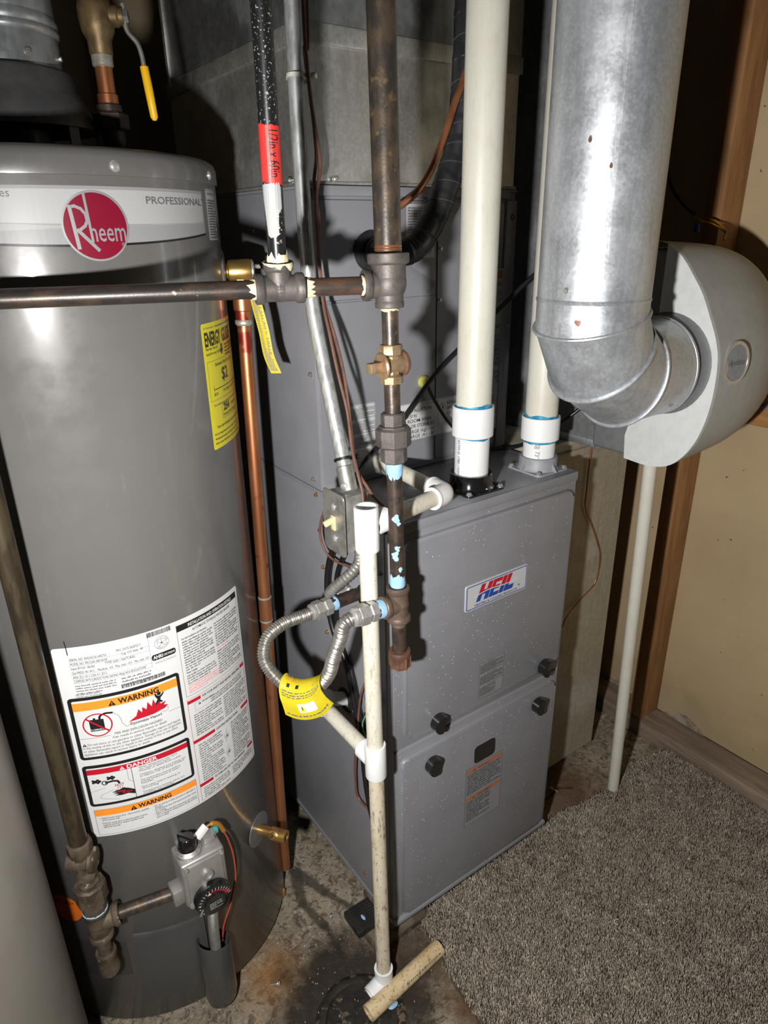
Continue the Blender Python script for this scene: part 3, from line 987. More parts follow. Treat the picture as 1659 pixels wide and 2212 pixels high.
screw(plen, (-.0005, .245, 1.441), (-1, 0, 0), SCREW_SMALL)

# ================================================================== RETURN DUCTS
ret = thing('return_duct', 'dull galvanised return air box on the floor behind the white stand pipe', 'duct', (.62, .4, 0))
b = MB(); b.box(.462, .783, .125, .72, .030, .915, .001)
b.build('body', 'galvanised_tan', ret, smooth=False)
b = MB(); b.box(.458, .787, .1215, .722, .905, .922, .002); b.box(.460, .785, .126, .715, .922, .945, .002)
b.build('cleat_band', 'galvanised_tan', ret)
b = MB(); b.box(.470, .775, .150, .70, -.006, .031); b.build('plinth', 'galvanised_dark', ret, smooth=False)
up_d = thing('bypass_duct', 'upright galvanised duct that carries the grey humidifier', 'duct', (.67, .35, .945))
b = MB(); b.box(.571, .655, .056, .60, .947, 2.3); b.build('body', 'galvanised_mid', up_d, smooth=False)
b = MB(); b.box(.567, .583, .053, .060, .946, 2.3, .001); b.box(.5685, .573, .056, .60, .946, .962, .001); b.build('corner_cleat', 'galvanised', up_d)

# ================================================================== VENT PIPES
def vent(label, cx, cy, z0, zc0, zc1, blue, ztop=2.25):
    t = thing('vent_pipe', label, 'pipe', (cx, cy, z0), 'plastic furnace vent pipes')
    q = MB(); q.lathe((cx, cy, z0), (0, 0, 1), [(.0255, 0), (.0302, 0), (.0302, zc0 + .01 - z0)], 40); low = q.build('lower_pipe', 'pvc_white', t)
    q = MB(); q.lathe((cx, cy, zc1 - .012), (0, 0, 1), [(.0302, 0), (.0302, ztop - zc1), (.0255, ztop - zc1)], 40); upp = q.build('upper_pipe', 'pvc_vent', t)
    q = MB(); q.lathe((cx, cy, zc0), (0, 0, 1), [(.0303, .001), (.0345, 0), (.0358, .001), (.0358, zc1 - zc0 - .001), (.0345, zc1 - zc0), (.0303, zc1 - zc0 - .002)], 40)
    q.build('coupling', 'pvc_white', t)
    rnd = random.Random(int(cx * 1000))
    for z, up_ in ((zc1, 1), (zc0, -1)):
        q = MB(); n = 40; ring = []
        for k in range(n):
            a = 2 * PI * k / n
            hgt = blue * (.25 + .75 * max(0, noise.noise((math.cos(a) * 1.6 + cx * 9, math.sin(a) * 1.6, z * 7)) + .45))
            ring.append((a, hgt))
        vs = [(cx + .0305 * math.cos(a), cy + .0305 * math.sin(a), z - up_ * .002) for a, h in ring] + [(cx + .0305 * math.cos(a), cy + .0305 * math.sin(a), z + up_ * h) for a, h in ring]
        q.raw(vs, [(k, (k + 1) % n, n + (k + 1) % n, n + k) for k in range(n)])
        q.build('primer_stain', 'primer_blue', t)
    return t, low
v1, low1 = vent('tall cream plastic vent pipe rising from the black flange on the furnace', .227, .060, .944, 1.036, 1.088, .006)
v2, low2 = vent('cream plastic vent pipe rising from the grey flange behind the round metal duct', .398, .058, .944, .999, 1.043, .009)
def on_pipe(cx, cy, r, a0, z0):
    return lambda u, v, h: V((cx + (r + h) * math.cos(a0 + u / r), cy + (r + h) * math.sin(a0 + u / r), z0 + v))
s_ = Sheet(on_pipe(.398, .058, .0303, math.radians(-150), .950), .004); s_.text('ink_soft', '@ 73°F  DR', .0, .046, .011, rot=-90); s_.emit(low2, 'pipe_lettering')
s_ = Sheet(on_pipe(.227, .060, .0303, math.radians(-185), .974), .004); s_.text('blue', 'ASTM D 1785 / NSF', .0, .058, .0075, rot=-90); s_.emit(low1, 'pipe_lettering')

# ================================================================== ROUND DUCT with elbow
rd = thing('round_duct', 'large round galvanised duct with a ringed elbow into the humidifier', 'duct', (.31, -.10, 1.06))
RP = [V((.314, -.098, 2.2)), V((.312, -.101, 1.238)), V((.347, -.098, 1.177)), V((.4076, -.094, 1.142)), V((.508, -.089, 1.142))]
RR = .0825
def mitre_ring(P, i, seg, n=64, r=RR):
    """ring of segment seg cut on the mitre plane at vertex i"""
    d = (P[seg + 1] - P[seg]).normalized()
    if 0 < i < len(P) - 1:
        nb = ((P[i + 1] - P[i]).normalized() + (P[i] - P[i - 1]).normalized()).normalized()
    else:
        nb = d
    u = V((0, 1, 0)); u = (u - d * u.dot(d)).normalized(); w = d.cross(u)
    out = []
    for k in range(n):
        a = 2 * PI * k / n
        o = u * math.cos(a) * r + w * math.sin(a) * r
        out.append(P[i] + o - d * (o.dot(nb) / d.dot(nb)))
    return out
for sgi in range(4):
    n = 64
    A, B = mitre_ring(RP, sgi, sgi), mitre_ring(RP, sgi + 1, sgi)
    q = MB(); q.raw(A + B, [(k, (k + 1) % n, n + (k + 1) % n, n + k) for k in range(n)])
    q.build('duct_length' if sgi in (0, 3) else 'elbow_gore', 'galvanised_bright', rd, angle=60)
for i in (1, 2, 3):
    ring = mitre_ring(RP, i, i - 1, 64, RR + .0012)
    q = MB(); q.tube(ring + ring[:2], .0030, 8, caps=False); q.build('elbow_bead', 'galvanised_bright', rd)
q = MB(); q.lathe((.312, -.1009, 1.268), (0, 0, 1), [(RR + .0002, -.003), (RR + .0015, 0), (RR + .0002, .003)], 64); q.build('crimp_ring', 'galvanised_bright', rd)
q = MB(); q.box(-.004, .004, -.0008, .0012, 1.27, 2.2, mat=Matrix.Translation((.313 - .058, -.1 - .0588, 0)) @ Matrix.Rotation(math.radians(-45), 4, 'Z')); q.build('lock_seam', 'galvanised_bright', rd)
for a, z, r_ in ((-157.4, 1.4725, .0042), (-137, 1.4408, .0036), (-118, 1.3524, .0055)):
    s_ = Sheet(lambda u, v, h: V((.3125 + (RR + .0003 + h) * math.cos(math.radians(a) + u / RR), -.0998 + (RR + .0003 + h) * math.sin(math.radians(a) + u / RR), z + v)), .003)
    s_.poly('rust_cap', [(r_ * .55 * math.cos(t) * (1 - .3 * math.sin(t)), r_ * math.sin(t)) for t in np.linspace(0, 2 * PI, 15)[:-1]], 2); s_.emit(rd, 'rust_spot')
for a, z in ((-28, 1.275), (-168, 1.285)):
    t = math.radians(a); d = V((math.cos(t), math.sin(t), 0)); screw(rd, V((.312, -.1005, z)) + d * RR, d, SCREW_SMALL)
screw(rd, (.470, -.089 - .0825 * .80, 1.142 - .0825 * .60), (0, -.80, -.60), SCREW_SMALL)

# ================================================================== HUMIDIFIER
hum = thing('humidifier', 'grey plastic whole-house humidifier with a round emblem on the right', 'humidifier', (.66, .0, .951))
HX = .545
b = MB(); b.box(HX + .001, .70, -.066, .0525, .957, 1.330, .008, 3); b.build('housing', 'humid_dark', hum)
PROF = [(-.030, .953), (-.082, .951), (-.120, .960), (-.145, .980), (-.166, 1.012), (-.180, 1.055), (-.186, 1.105), (-.184, 1.159), (-.174, 1.195), (-.158, 1.228),
        (-.140, 1.262), (-.119, 1.290), (-.095, 1.318), (-.068, 1.337), (-.040, 1.344), (-.020, 1.344)]
HW = .335
q = MB(); rows = []
for j in range(17):
    t = j / 16
    sc = 1 - .10 * t - .22 * max(0, (t - .35) / .65) ** 2.4
    sy = 1 - .05 * t - .30 * max(0, (t - .3) / .7) ** 2.2
    x = HX + HW * t
    rows.append([q.bm.verts.new((x, y * sy + (0 if y > -.03 else 0), 1.158 + (z - 1.158) * sc)) for y, z in crvp] if False else
                [q.bm.verts.new((x, -.02 + (p.x + .02) * sy, 1.158 + (p.y - 1.158) * sc)) for p in crv([(y, z, 0) for y, z in PROF], 3)])
for a, c in zip(rows, rows[1:]):
    for k in range(len(a) - 1):
        q.bm.faces.new((a[k], a[k + 1], c[k + 1], c[k]))
q.bm.faces.new(rows[-1])
cover = q.build('cover', 'humid_cover_shaded', hum, angle=50)
cy_, cz_, cr_ = -.087, 1.142, .0885
arc = [(cy_ + cr_ * math.cos(t), cz_ + cr_ * math.sin(t)) for t in np.linspace(math.radians(300), math.radians(75), 30)]
outl = [(p.x, p.y) for p in crv([(y, z, 0) for y, z in PROF], 3)]
pts = [p for p in outl if p[1] < 1.30 or p[0] < -.062]
poly = pts + [(-.064, 1.339)] + arc[::-1] + [(-.026, .998)]
q = MB()
tri = tessellate_polygon([[V((p[0], p[1], 0)) for p in poly]])
n = len(poly)
q.raw([(HX - .003, p[0], p[1]) for p in poly] + [(HX + .006, p[0], p[1]) for p in poly],
      [tuple(t) for t in tri] + [(k, (k + 1) % n, n + (k + 1) % n, n + k) for k in range(n)])
q.build('side_plate', 'humid_light', hum, smooth=False)
b = MB(); b.lathe((HX - .046, cy_, cz_), (1, 0, 0), [(.0760, 0), (.0790, 0), (.0796, .030), (.0840, .040), (.0884, .0425), (.0884, .050)], 64); b.build('collar', 'humid_dark', hum)
b = MB(); b.lathe((HX - .040, cy_ - .001, cz_), (1, 0, 0), [(.0828, 0), (.0845, .001), (.0845, .006), (.0795, .007)], 64); b.build('collar_ring', 'galvanised', hum)
screw(hum, (HX - .0035, cy_ - .074, cz_ - .004), (-1, 0, 0), SCREW_SMALL, 'screw')
# emblem on the curved front
E0 = V((.600, -.1835, 1.150)); EN = V((-.06, -.985, .06)).normalized()
b = MB(); b.lathe(E0 - EN * .006, EN, [(0, .0), (.0365, .0), (.0365, .008), (.0350, .0095), (.031, .009), (.030, .0075), (0, .0075)], 40); emb = b.build('emblem_ring', 'chrome', cover)
eu, ev, ew = frame(EN)
if eu.x < 0: eu, ev = -eu, -ev
b = MB(); b.lathe(E0, EN, [(0, .002), (.0300, .002), (.0305, .001)], 40); b.build('emblem_disc', 'grey_plastic', cover)
s_ = Sheet(lambda u, v, h: E0 + EN * (.0022 + h) + eu * u + ev * v)
s_.text('ink_soft', 'Aprilaire', .0, -.004, .015, align='CENTER', shear=.35, width=.046)
s_.emit(cover, 'emblem_lettering')

# stand pipe below the humidifier
b = MB(); b.lathe((.704, -.011, -.004), V((.612, -.044, .950)) - V((.704, -.011, -.004)), [(.0105, 0), (.0134, 0), (.0134, .975)], 28)
tag(b.build('stand_pipe', 'pvc_vent'), 'slim white plastic stand pipe leaning from the carpet edge to the humidifier', 'pipe')

# ================================================================== WATER HEATER
HC = V((-.347, .371, 0)); HR = .254
def hp(deg, r, z):
    t = math.radians(deg)
    return V((HC.x + r * math.cos(t), HC.y + r * math.sin(t), z))
def hn(deg):
    t = math.radians(deg)
    return V((math.cos(t), math.sin(t), 0))
def on_heater(deg0, z0, r=HR):
    t0 = math.radians(deg0)
    return lambda u, v, h: V((HC.x + (r + h) * math.cos(t0 + u / HR), HC.y + (r + h) * math.sin(t0 + u / HR), z0 + v))
heat = thing('water_heater', 'tall grey cylindrical gas water heater with a red round logo and white labels', 'water heater', (HC.x, HC.y, 0))
b = MB(); b.lathe((HC.x, HC.y, 0), (0, 0, 1), [(HR - .004, .010), (HR, .013), (HR, 1.434), (HR - .004, 1.436)], 160); jacket = b.build('jacket', 'heater_grey', heat, angle=60)
b = MB(); b.lathe((HC.x, HC.y, 0), (0, 0, 1), [(0, -.004), (HR - .012, -.004), (HR - .012, .012), (0, .012)], 96); b.build('base_ring', 'heater_dark', heat)
b = MB(); b.lathe((HC.x, HC.y, 0), (0, 0, 1), [(HR, 1.431), (HR + .0025, 1.4315), (HR + .003, 1.434), (HR + .0028, 1.450), (HR + .0005, 1.457), (HR - .006, 1.4615), (HR - .014, 1.463), (0, 1.463)], 160)
cap = b.build('top_cap', 'heater_grey', heat, angle=60)
for a in (-79.5, -38.9, -119, -5):
    screw(cap, hp(a, HR + .0028, 1.4415), hn(a), SCREW_PAN)

# brand band round the top
s_ = Sheet(on_heater(-140, 1.355), .010)
R_ = math.radians(1) * HR
band_bot = lambda d: .001 + .010 * ((d + 88) / 42) ** 2 if abs(d + 88) < 60 else .021
TOPV = .0650
def strip_between(col, lo, hi, d0, d1, h, n=60):
    ds = [d0 + (d1 - d0) * k / n for k in range(n + 1)]
    vs = [((d + 140) * R_, lo(d)) for d in ds] + [((d + 140) * R_, hi(d)) for d in ds]
    s_.add(col, vs, [(k, k + 1, n + 2 + k, n + 1 + k) for k in range(n)], h)
strip_between('band_grey', band_bot, lambda d: TOPV, -138, -45.6, 1)
strip_between('band_white', lambda d: .030 - .006 * math.cos((d + 70) / 40), lambda d: TOPV - .0035, -138, -46.2, 2)
strip_between('band_mid', lambda d: .021 + .004 * math.sin((d + 90) / 26), lambda d: .030 - .0075 * math.cos((d + 78) / 30), -138, -46.2, 3)
strip_between('ink', lambda d: band_bot(d) - .0012, lambda d: band_bot(d) + .0013, -138, -46.0, 4)
s_.text('ink_soft', 'PROFESSIONAL', (-71.3 + 140) * R_, .0470, .0118, h=4, bold=.012, width=.1075)
s_.text('ink_soft', '™', (-46.9 + 140) * R_, .0510, .006, h=4)
s_.text('ink_soft', 'es', (-108.2 + 140) * R_, .0530, .0125, h=4)
s_.emit(jacket, {'*': 'brand_band', 'ink_soft': 'band_lettering', 'ink': 'band_stripe'})
# round logo
s_ = Sheet(on_heater(-86.6, 1.3768), .005)
s_.disc('silver', 0, 0, .0385, 6, 72); s_.disc('red_logo', 0, 0, .0362, 7, 72)
s_.line('silver', [(-.0270, .0215), (-.0232, -.0235)], .0042, 8)
bowl = [(-.0280, .0205), (-.0215, .0218), (-.0150, .0190), (-.0105, .0130), (-.0098, .0060), (-.0130, .0005), (-.0190, -.0035), (-.0245, -.0048)]
s_.line('silver', bowl, .0034, 8)
s_.line('silver', [(-.0215, -.0040), (-.0015, -.0262)], .0040, 8)
s_.line('silver', [(-.0095, .0345), (-.0068, -.0165)], .0030, 8)
s_.text('silver', 'heem', -.0085, -.0165, .0315, h=8, bold=.006, width=.0420)
s_.text('silver', '®', .0265, -.0225, .006, h=8)
s_.emit(jacket, {'silver': 'logo_lettering', 'red_logo': 'logo_disc'})
# narrow safety sticker on the right
s_ = Sheet(on_heater(-42.6, 1.358), .006)
s_.poly('paper', rrect(0, 0, .046, .066, .003), 1); s_.frame('ink_soft', .0015, .0015, .0445, .0645, .0005)
s_.text('ink', 'WATER HEATER', .006, .058, .0050, width=.034); s_.fine('ink', .004, .054, .042, 15, .0034, .5, 51)
s_.emit(jacket, 'safety_sticker')
# yellow energy label
s_ = Sheet(on_heater(-55.4, 1.065), .006)
s_.poly('yellow', rrect(0, 0, .140, .184, .004), 1)
s_.text('ink_soft', 'U.S. Government', .005, .176, .0042); s_.fine('ink_soft', .040, .180, .130, 1, .004, .5, 61)
s_.text('ink', 'ENERGY', .006, .152, .0275, bold=.03, width=.050); s_.text('ink', 'GUIDE', .062, .152, .0275, bold=.02, width=.050)
s_.poly('ink', [(.054, .150), (.060, .150), (.0585, .143), (.0625, .143), (.0555, .134), (.0485, .143), (.0535, .143)], 3)
s_.text('ink', 'Water Heater - Natural Gas', .006, .146, .0058, width=.036); s_.text('ink', 'Capacity (first hour rating): 75 GALLONS', .006, .139, .0058, width=.046)
s_.fine('ink', .070, .150, .132, 4, .0048, .5, 62)
s_.frame('ink_soft', .006, .072, .134, .130, .0006)
s_.text('ink', 'Estimated Yearly Energy Cost', .028, .121, .0072, width=.076); s_.text('ink', '$2', .046, .098, .026, bold=.01)
s_.line('ink', [(.018, .088), (.120, .088)], .0012); s_.line('ink', [(.018, .085), (.018, .094)], .0008)
s_.text('ink', '$225', .016, .079, .006); s_.text('ink', 'Cost Range of Similar Models', .046, .080, .0062)
s_.text('ink_soft', 'The estimated yearly energy cost of this model was not available', .012, .0635, .0052, width=.115)
s_.frame('ink_soft', .036, .041, .106, .0645, .0006)
s_.text('ink', '254', .041, .052, .0155, bold=.03); s_.text('ink', 'therms', .074, .053, .010); s_.text('ink', 'Estimated Yearly Energy Use', .039, .044, .0062, width=.062)
s_.text('ink', 'Your cost will depend on your utility rates and use.', .014, .030, .0072, width=.110)
for k, t in enumerate(('Cost range based only on models of similar capacity', 'Estimated energy cost based on a national average', 'For more information, visit www.ftc.gov/energy')):
    s_.disc('ink', .0075, .0225 - .007 * k, .0013, 3, 12); s_.text('ink', t, .010, .0205 - .007 * k, .0055, width=.100)
s_.emit(jacket, {'*': 'energy_label', 'ink': 'energy_lettering'})

# ------------------------------------------------ the large instruction label
s_ = Sheet(on_heater(-121.3, .4705), .007)
LW, LH = .3085, .3575
s_.poly('paper', rrect(0, 0, LW, LH, .005), 1)
# rating block
for t, u, v, w in (('SERIAL NO. RHLNG361442755', .022, .3350, .050), ('MFG. DATE 06SEP2017', .086, .3380, .034), ('MODEL NO. PROG40-38N RH58', .022, .3275, .050), ('Cap. U.S. Gals.  40', .092, .3310, .030),
                   ('Input BTUH  38,000', .022, .3200, .032), ('TYPE GAS - NATURAL', .068, .3215, .042), ('Gas PRESS. IN. W.C. - Manifold - 4.0   Max. Inlet -10.5   Min. Inlet -5.0', .022, .3125, .106),
                   ('ANS Z21.10.1-CSA 4.1-2013', .022, .3050, .046), ('COMPLIES WITH JURISDICTIONS HAVING 40ng/J NOx REGULATIONS', .022, .2980, .100)):
    s_.text('ink', t, u, v, .0062, width=w)
for v in (.3335, .3262, .3110, .3035, .2965):
    s_.line('ink_soft', [(.020, v), (.131, v)], .0004)
s_.line('ink_soft', [(.131, .2965), (.131, .352)], .0004)
s_.fine('ink_soft', .022, .2955, .078, 4, .0045, .45, 71); s_.fine('ink_soft', .086, .2955, .128, 3, .0055, .45, 72); s_.fine('ink_soft', .020, .279, .055, 2, .0035, .45, 73)
s_.bars('ink', .130, .3470, .166, .3550, 5); s_.bars('ink', .084, .2745, .148, .2815, 6)
s_.ring('ink_soft', .150, .332, .0105, .0110); s_.ring('ink_soft', .150, .332, .0068, .0072); s_.disc('ink', .150, .332, .0012, 3, 14)
for a in range(0, 360, 72):
    c_, q_ = math.cos(math.radians(a + 18)), math.sin(math.radians(a + 18)); s_.line('ink_soft', [(.150, .332), (.150 + .0068 * c_, .332 + .0068 * q_)], .0006)
for k, ch in enumerate('DESIGN'):
    a = 150 - k * 24; s_.text('ink_soft', ch, .150 + .0074 * math.cos(math.radians(a)), .332 + .0074 * math.sin(math.radians(a)), .0038, rot=a - 90)
for k, ch in enumerate('CERTIFIED'):
    a = 215 + k * 14; s_.text('ink_soft', ch, .150 + .0102 * math.cos(math.radians(a)), .332 + .0102 * math.sin(math.radians(a)), .0036, rot=a + 90)
s_.poly('ink', rrect(.132, .3055, .169, .3155, .0035), 3)
s_.text('paper', 'AHRI', .134, .3078, .0082, h=4, bold=.03, width=.0145); s_.text('paper', 'CERTIFIED®', .1495, .3085, .0052, h=4, bold=.01, width=.018)
s_.text('ink_soft', 'MADE IN MEXICO', .136, .2990, .0040)
s_.line('ink', [(.0215, .3460), (.0212, .3600), (.0205, .3690)], .0012, 5)

# WARNING box
def rfull(col, u0, v0, u1, v1, r, h): s_.poly(col, rrect(u0, v0, u1, v1, r), h)
rfull('ink', .006, .1565, .1680, .2710, .006, 2); rfull('paper', .0115, .1615, .1630, .2655, .002, 3)
s_.rect('orange', .0115, .2475, .1630, .2620, 4)
warn_tri(s_, .0610, .2492, .0105, 'ink', 'orange')
s_.text('ink', 'WARNING', .0750, .2500, .0132, h=5, bold=.03, width=.059)
s_.ring('red', .0410, .2195, .0190, .0210, 6, 48)
s_.poly('ink', [(.0300, .2085), (.0505, .2085), (.0505, .2290), (.0300, .2300)], 4); s_.rect('ink', .0360, .2295, .0395, .2325, 4)
s_.text('paper', 'FLAMMABLES', .0308, .2100, .0040, h=5, bold=.01, width=.0188)
s_.line('red', [(.0265, .2325), (.0555, .2062)], .0026, 6)
hose = crv([(.0450, .2290, 0), (.0470, .2350, 0), (.0545, .2380, 0), (.0640, .2370, 0)], 5)
s_.line('ink', [(p.x, p.y) for p in hose], .0032, 5)
st = [(.0640, .2370), (.0690, .2330), (.0735, .2250), (.0750, .2160), (.0790, .2080), (.0860, .2065), (.1000, .2070), (.1150, .2078), (.1300, .2100), (.1420, .2130), (.1440, .2165), (.1400, .2185), (.1280, .2160)]
wob = [(p.x, p.y + .0011 * math.sin(i * 1.1)) for i, p in enumerate(crv([(a, c, 0) for a, c in st], 5))]
s_.line('ink_soft', wob, .0006, 4)
flame = [(.0840, .2130), (.0960, .2200), (.1005, .2310), (.1050, .2235), (.1065, .2330), (.1120, .2265), (.1150, .2390), (.1200, .2290), (.1235, .2405), (.1270, .2290), (.1345, .2370), (.1330, .2280), (.1420, .2300), (.1380, .2240), (.1450, .2220), (.1370, .2170), (.1200, .2140)]
s_.poly('red', flame, 4)
man = [(.1255, .2300), (.1300, .2380), (.1270, .2440), (.1265, .2485), (.1285, .2490), (.1300, .2450), (.1330, .2430), (.1365, .2445), (.1395, .2480), (.1410, .2468), (.1385, .2425), (.1350, .2395), (.1340, .2355), (.1375, .2320), (.1360, .2300), (.1315, .2330), (.1275, .2285)]
s_.poly('ink', man, 5); s_.disc('ink', .1333, .2470, .0030, 5, 20)
s_.text('ink', 'Flammable Vapors', .0860, .2070, .0066, h=5, bold=.008, width=.047)
s_.line('ink_soft', [(.0115, .1965), (.0560, .1965)], .0006, 4); s_.line('ink_soft', [(.1440, .2080), (.1630, .2080)], .0006, 4)
for t, u, v, w, z in (('FIRE AND EXPLOSION HAZARD', .0620, .1962, .070, .0062), ('Can result in serious injury or death', .0580, .1900, .080, .0058)):
    s_.text('ink', t, u, v, z, h=4, width=w, bold=.004)
warn_tri(s_, .0135, .1822, .0062)
for t, u, v, w in (('Do not store or use gasoline or other flammable vapors and liquids', .0210, .1828, .1380), ('in the vicinity of this or any other appliance. Storage of or use of gasoline', .0135, .1768, .1460),
                   ('or other flammable vapors or liquids in the vicinity of this or any other', .0135, .1708, .1400), ('appliance can result in serious injury or death.', .0135, .1650, .0960)):
    s_.text('ink', t, u, v, .0062, h=4, width=w)
# DANGER box
rfull('ink', .0045, .0635, .1685, .1450, .006, 2); rfull('paper', .0100, .0685, .1635, .1395, .002, 3)
s_.rect('red', .0100, .1270, .1635, .1370, 4)
warn_tri(s_, .0580, .1282, .0078, 'paper', 'red'); s_.text('paper', 'DANGER', .0690, .1285, .0100, h=5, bold=.03, width=.046)
for cx, cy, sc in ((.0200, .1130, 1), (.0420, .1165, .9)):
    for dx, dy, r in ((0, 0, .0030), (.0035, .0025, .0022), (.0035, -.0025, .0022), (-.0035, .0020, .0020), (-.0035, -.0020, .0020), (.0062, 0, .0024)):
        s_.disc('ink', cx + dx * sc, cy + dy * sc, r * sc, 4, 16)
s_.ring('ink', .0330, .1085, .0030, .0046, 4, 24)
s_.line('ink', [(.0345, .1085), (.0450, .1100), (.0520, .1085), (.0540, .1040)], .0034, 4)
s_.text('red', 'HOT', .0470, .0985, .0065, h=5, bold=.02, width=.0135)
for k in range(3):
    s_.line('ink_soft', [(.0510 + .003 * k, .0975), (.0508 + .003 * k, .0925)], .0008, 4)
hand = [(.0400, .0880), (.0480, .0895), (.0450, .0915), (.0520, .0905), (.0580, .0935), (.0660, .0900), (.0740, .0850), (.0740, .0760), (.0640, .0800), (.0540, .0790), (.0440, .0800), (.0500, .0825), (.0410, .0840), (.0480, .0855)]
s_.poly('ink', hand, 4); s_.text('red', 'BURN', .0560, .0820, .0055, h=5, bold=.02, width=.0140); s_.line('red', [(.0485, .0875), (.0600, .0870)], .0022, 5)
s_.line('ink_soft', [(.0100, .0930), (.0330, .0990)], .0005, 4); s_.line('ink_soft', [(.0230, .0790), (.0240, .0850), (.0440, .0930)], .0005, 4)
s_.line('ink_soft', [(.0230, .0790), (.0500, .0720)], .0005, 4); s_.line('ink', [(.0745, .0690), (.0745, .1265)], .0008, 4); s_.line('ink_soft', [(.0680, .1265), (.0680, .1060), (.0745, .1000)], .0005, 4)
for k, t in enumerate(('Water temperature over 125°F', 'can cause severe burns', 'instantly or death from scalds.', '', 'Children, disabled and elderly are', 'at highest risk of being scalded.', '', 'See instruction manual before', 'setting temperature at water', 'heater.', '', 'Feel water before bathing or', 'showering.', '', 'Temperature limiting valves are', 'available, see manual.')):
    if t: s_.text('ink', t, .0850, .1225 - k * .00352, .0041, h=4, bold=.004, width=.00195 * len(t) + .006)
# third WARNING
s_.frame('ink_soft', .0075, .0030, .1690, .0560, .0006)
s_.rect('orange', .0080, .0430, .1690, .0555, 2)
warn_tri(s_, .0620, .0440, .0100, 'ink', 'orange'); s_.text('ink', 'WARNING', .0740, .0450, .0115, h=3, bold=.03, width=.052)
for t, u, v, w in (('• Sealed burner access door - Removed by a qualified', .0150, .0365, .074), ('service person only.', .0170, .0325, .027), ('• If burner access door is removed, gasket must be', .0150, .0260, .070), ('replaced and all four tamper resistant screw', .0170, .0220, .062), ('tightened securely.', .0170, .0180, .026),
                   ('• Do not operate if rubber grommet or sight glass is', .0960, .0365, .069), ('damaged.', .0980, .0325, .012), ('• Do not operate if any of the burner access door screws', .0960, .0285, .070), ('are missing.', .0980, .0245, .016), ('• Failure to follow the above instructions may result in', .0960, .0205, .069), ('a fire or explosion, causing property damage, personal', .0980, .0165, .068), ('injury or death.', .0980, .0125, .020)):
    s_.text('ink', t, u, v, .0046, width=w, bold=.004)
# right-hand column
C0, C1 = .1745, .3035
s_.frame('ink_soft', C0, .2180, C1, .3480, .0006)
s_.rect('ink', C0, .3380, C1, .3490, 2); s_.text('paper', 'INSTALLATION AND OPERATION DETAILS', C0 + .020, .3405, .0078, h=3, bold=.02, width=.094)
s_.text('ink', 'AUTOMATIC STORAGE WATER HEATER', C0 + .026, .3300, .0066, bold=.005, width=.082)
mid = (C0 + C1) / 2
s_.text('ink', 'For Safe Installation and Operation', C0 + .006, .3215, .0048, bold=.01, width=.046)
s_.fine('ink_soft', C0 + .006, .3205, mid - .002, 12, .0046, .5, 81); s_.fine('ink_soft', mid + .003, .3240, C1 - .005, 10, .0046, .5, 82); s_.fine('pink', mid + .003, .2770, mid + .030, 1, .0046, .5, 83); s_.fine('ink_soft', mid + .003, .2710, C1 - .005, 10, .0046, .5, 84)
s_.text('ink', 'Water Leakage:', C0 + .006, .2595, .0050, bold=.01, width=.020); s_.fine('ink_soft', C0 + .006, .2585, mid - .002, 4, .0046, .5, 85); s_.fine('pink', C0 + .006, .2400, mid + .003, 4, .0042, .55, 86)
def head(v, t, w, left, right):
    s_.rect('red', C0, v, C0 + left, v + .0062, 3); s_.rect('red', C1 - right, v, C1, v + .0062, 3); s_.text('ink', t, C0 + left + .003, v + .0008, .0062, bold=.02, width=w)
s_.frame('red', C0, .0040, C1, .2125, .0006)
head(.2035, 'FOR YOUR SAFETY READ BEFORE OPERATING', .088, .024, .012)
warn_tri(s_, C0 + .018, .1945, .0050); s_.text('ink', 'WARNING:', C0 + .025, .1948, .0050, bold=.01); s_.fine('ink_soft', C0 + .042, .1985, C1 - .012, 3, .0042, .5, 87); s_.frame('ink_soft', C0 + .012, .1850, C1 - .010, .2010, .0004)
s_.fine('ink_soft', C0 + .008, .1820, mid - .002, 10, .0045, .5, 88); s_.fine('ink_soft', mid + .003, .1820, C1 - .005, 10, .0045, .5, 89)
head(.1245, 'LIGHTING INSTRUCTIONS', .052, .042, .022)
s_.fine('ink_soft', C0 + .008, .1205, mid - .010, 17, .0046, .5, 90); s_.fine('ink_soft', mid + .012, .1205, C1 - .005, 17, .0046, .5, 91)
for v in (.1000, .0660):
    s_.ring('ink_soft', mid, v, .0040, .0046, 3, 20); s_.disc('ink_soft', mid + .001, v - .001, .0024, 3, 16); s_.line('ink_soft', [(mid, v + .005), (mid + .002, v + .012)], .0006); s_.line('ink_soft', [(mid - .002, v - .005), (mid - .001, v - .012)], .0006)
head(.0330, 'TO TURN GAS OFF TO THE APPLIANCE', .074, .026, .016)
s_.fine('ink_soft', C0 + .006, .0305, mid - .004, 5, .0046, .5, 92); s_.fine('ink_soft', mid + .004, .0305, C1 - .005, 4, .0046, .5, 93)
s_.emit(jacket, {'paper': 'label_sheet', 'orange': 'label_sheet', 'red': 'label_sheet', '*': 'label_lettering'})

# orange warning sticker low on the left
s_ = Sheet(on_heater(-147, .262), .006)
s_.disc('sticker_orange', .030, .036, .030, 1, 40, 1.0); s_.text('ink', 'DO NOT', .012, .048, .0085, bold=.01, width=.036); s_.line('ink', [(.024, .030), (.026, .020), (.036, .014)], .0016)
s_.emit(jacket, 'orange_sticker')
# air intake screen
s_ = Sheet(on_heater(-139, .135), .01)
for i in range(26):
    for j in range(26):
        s_.disc('ink', .002 + i * .0034, .002 + j * .0034, .0010, 2, 6)
s_.emit(jacket, 'intake_screen')

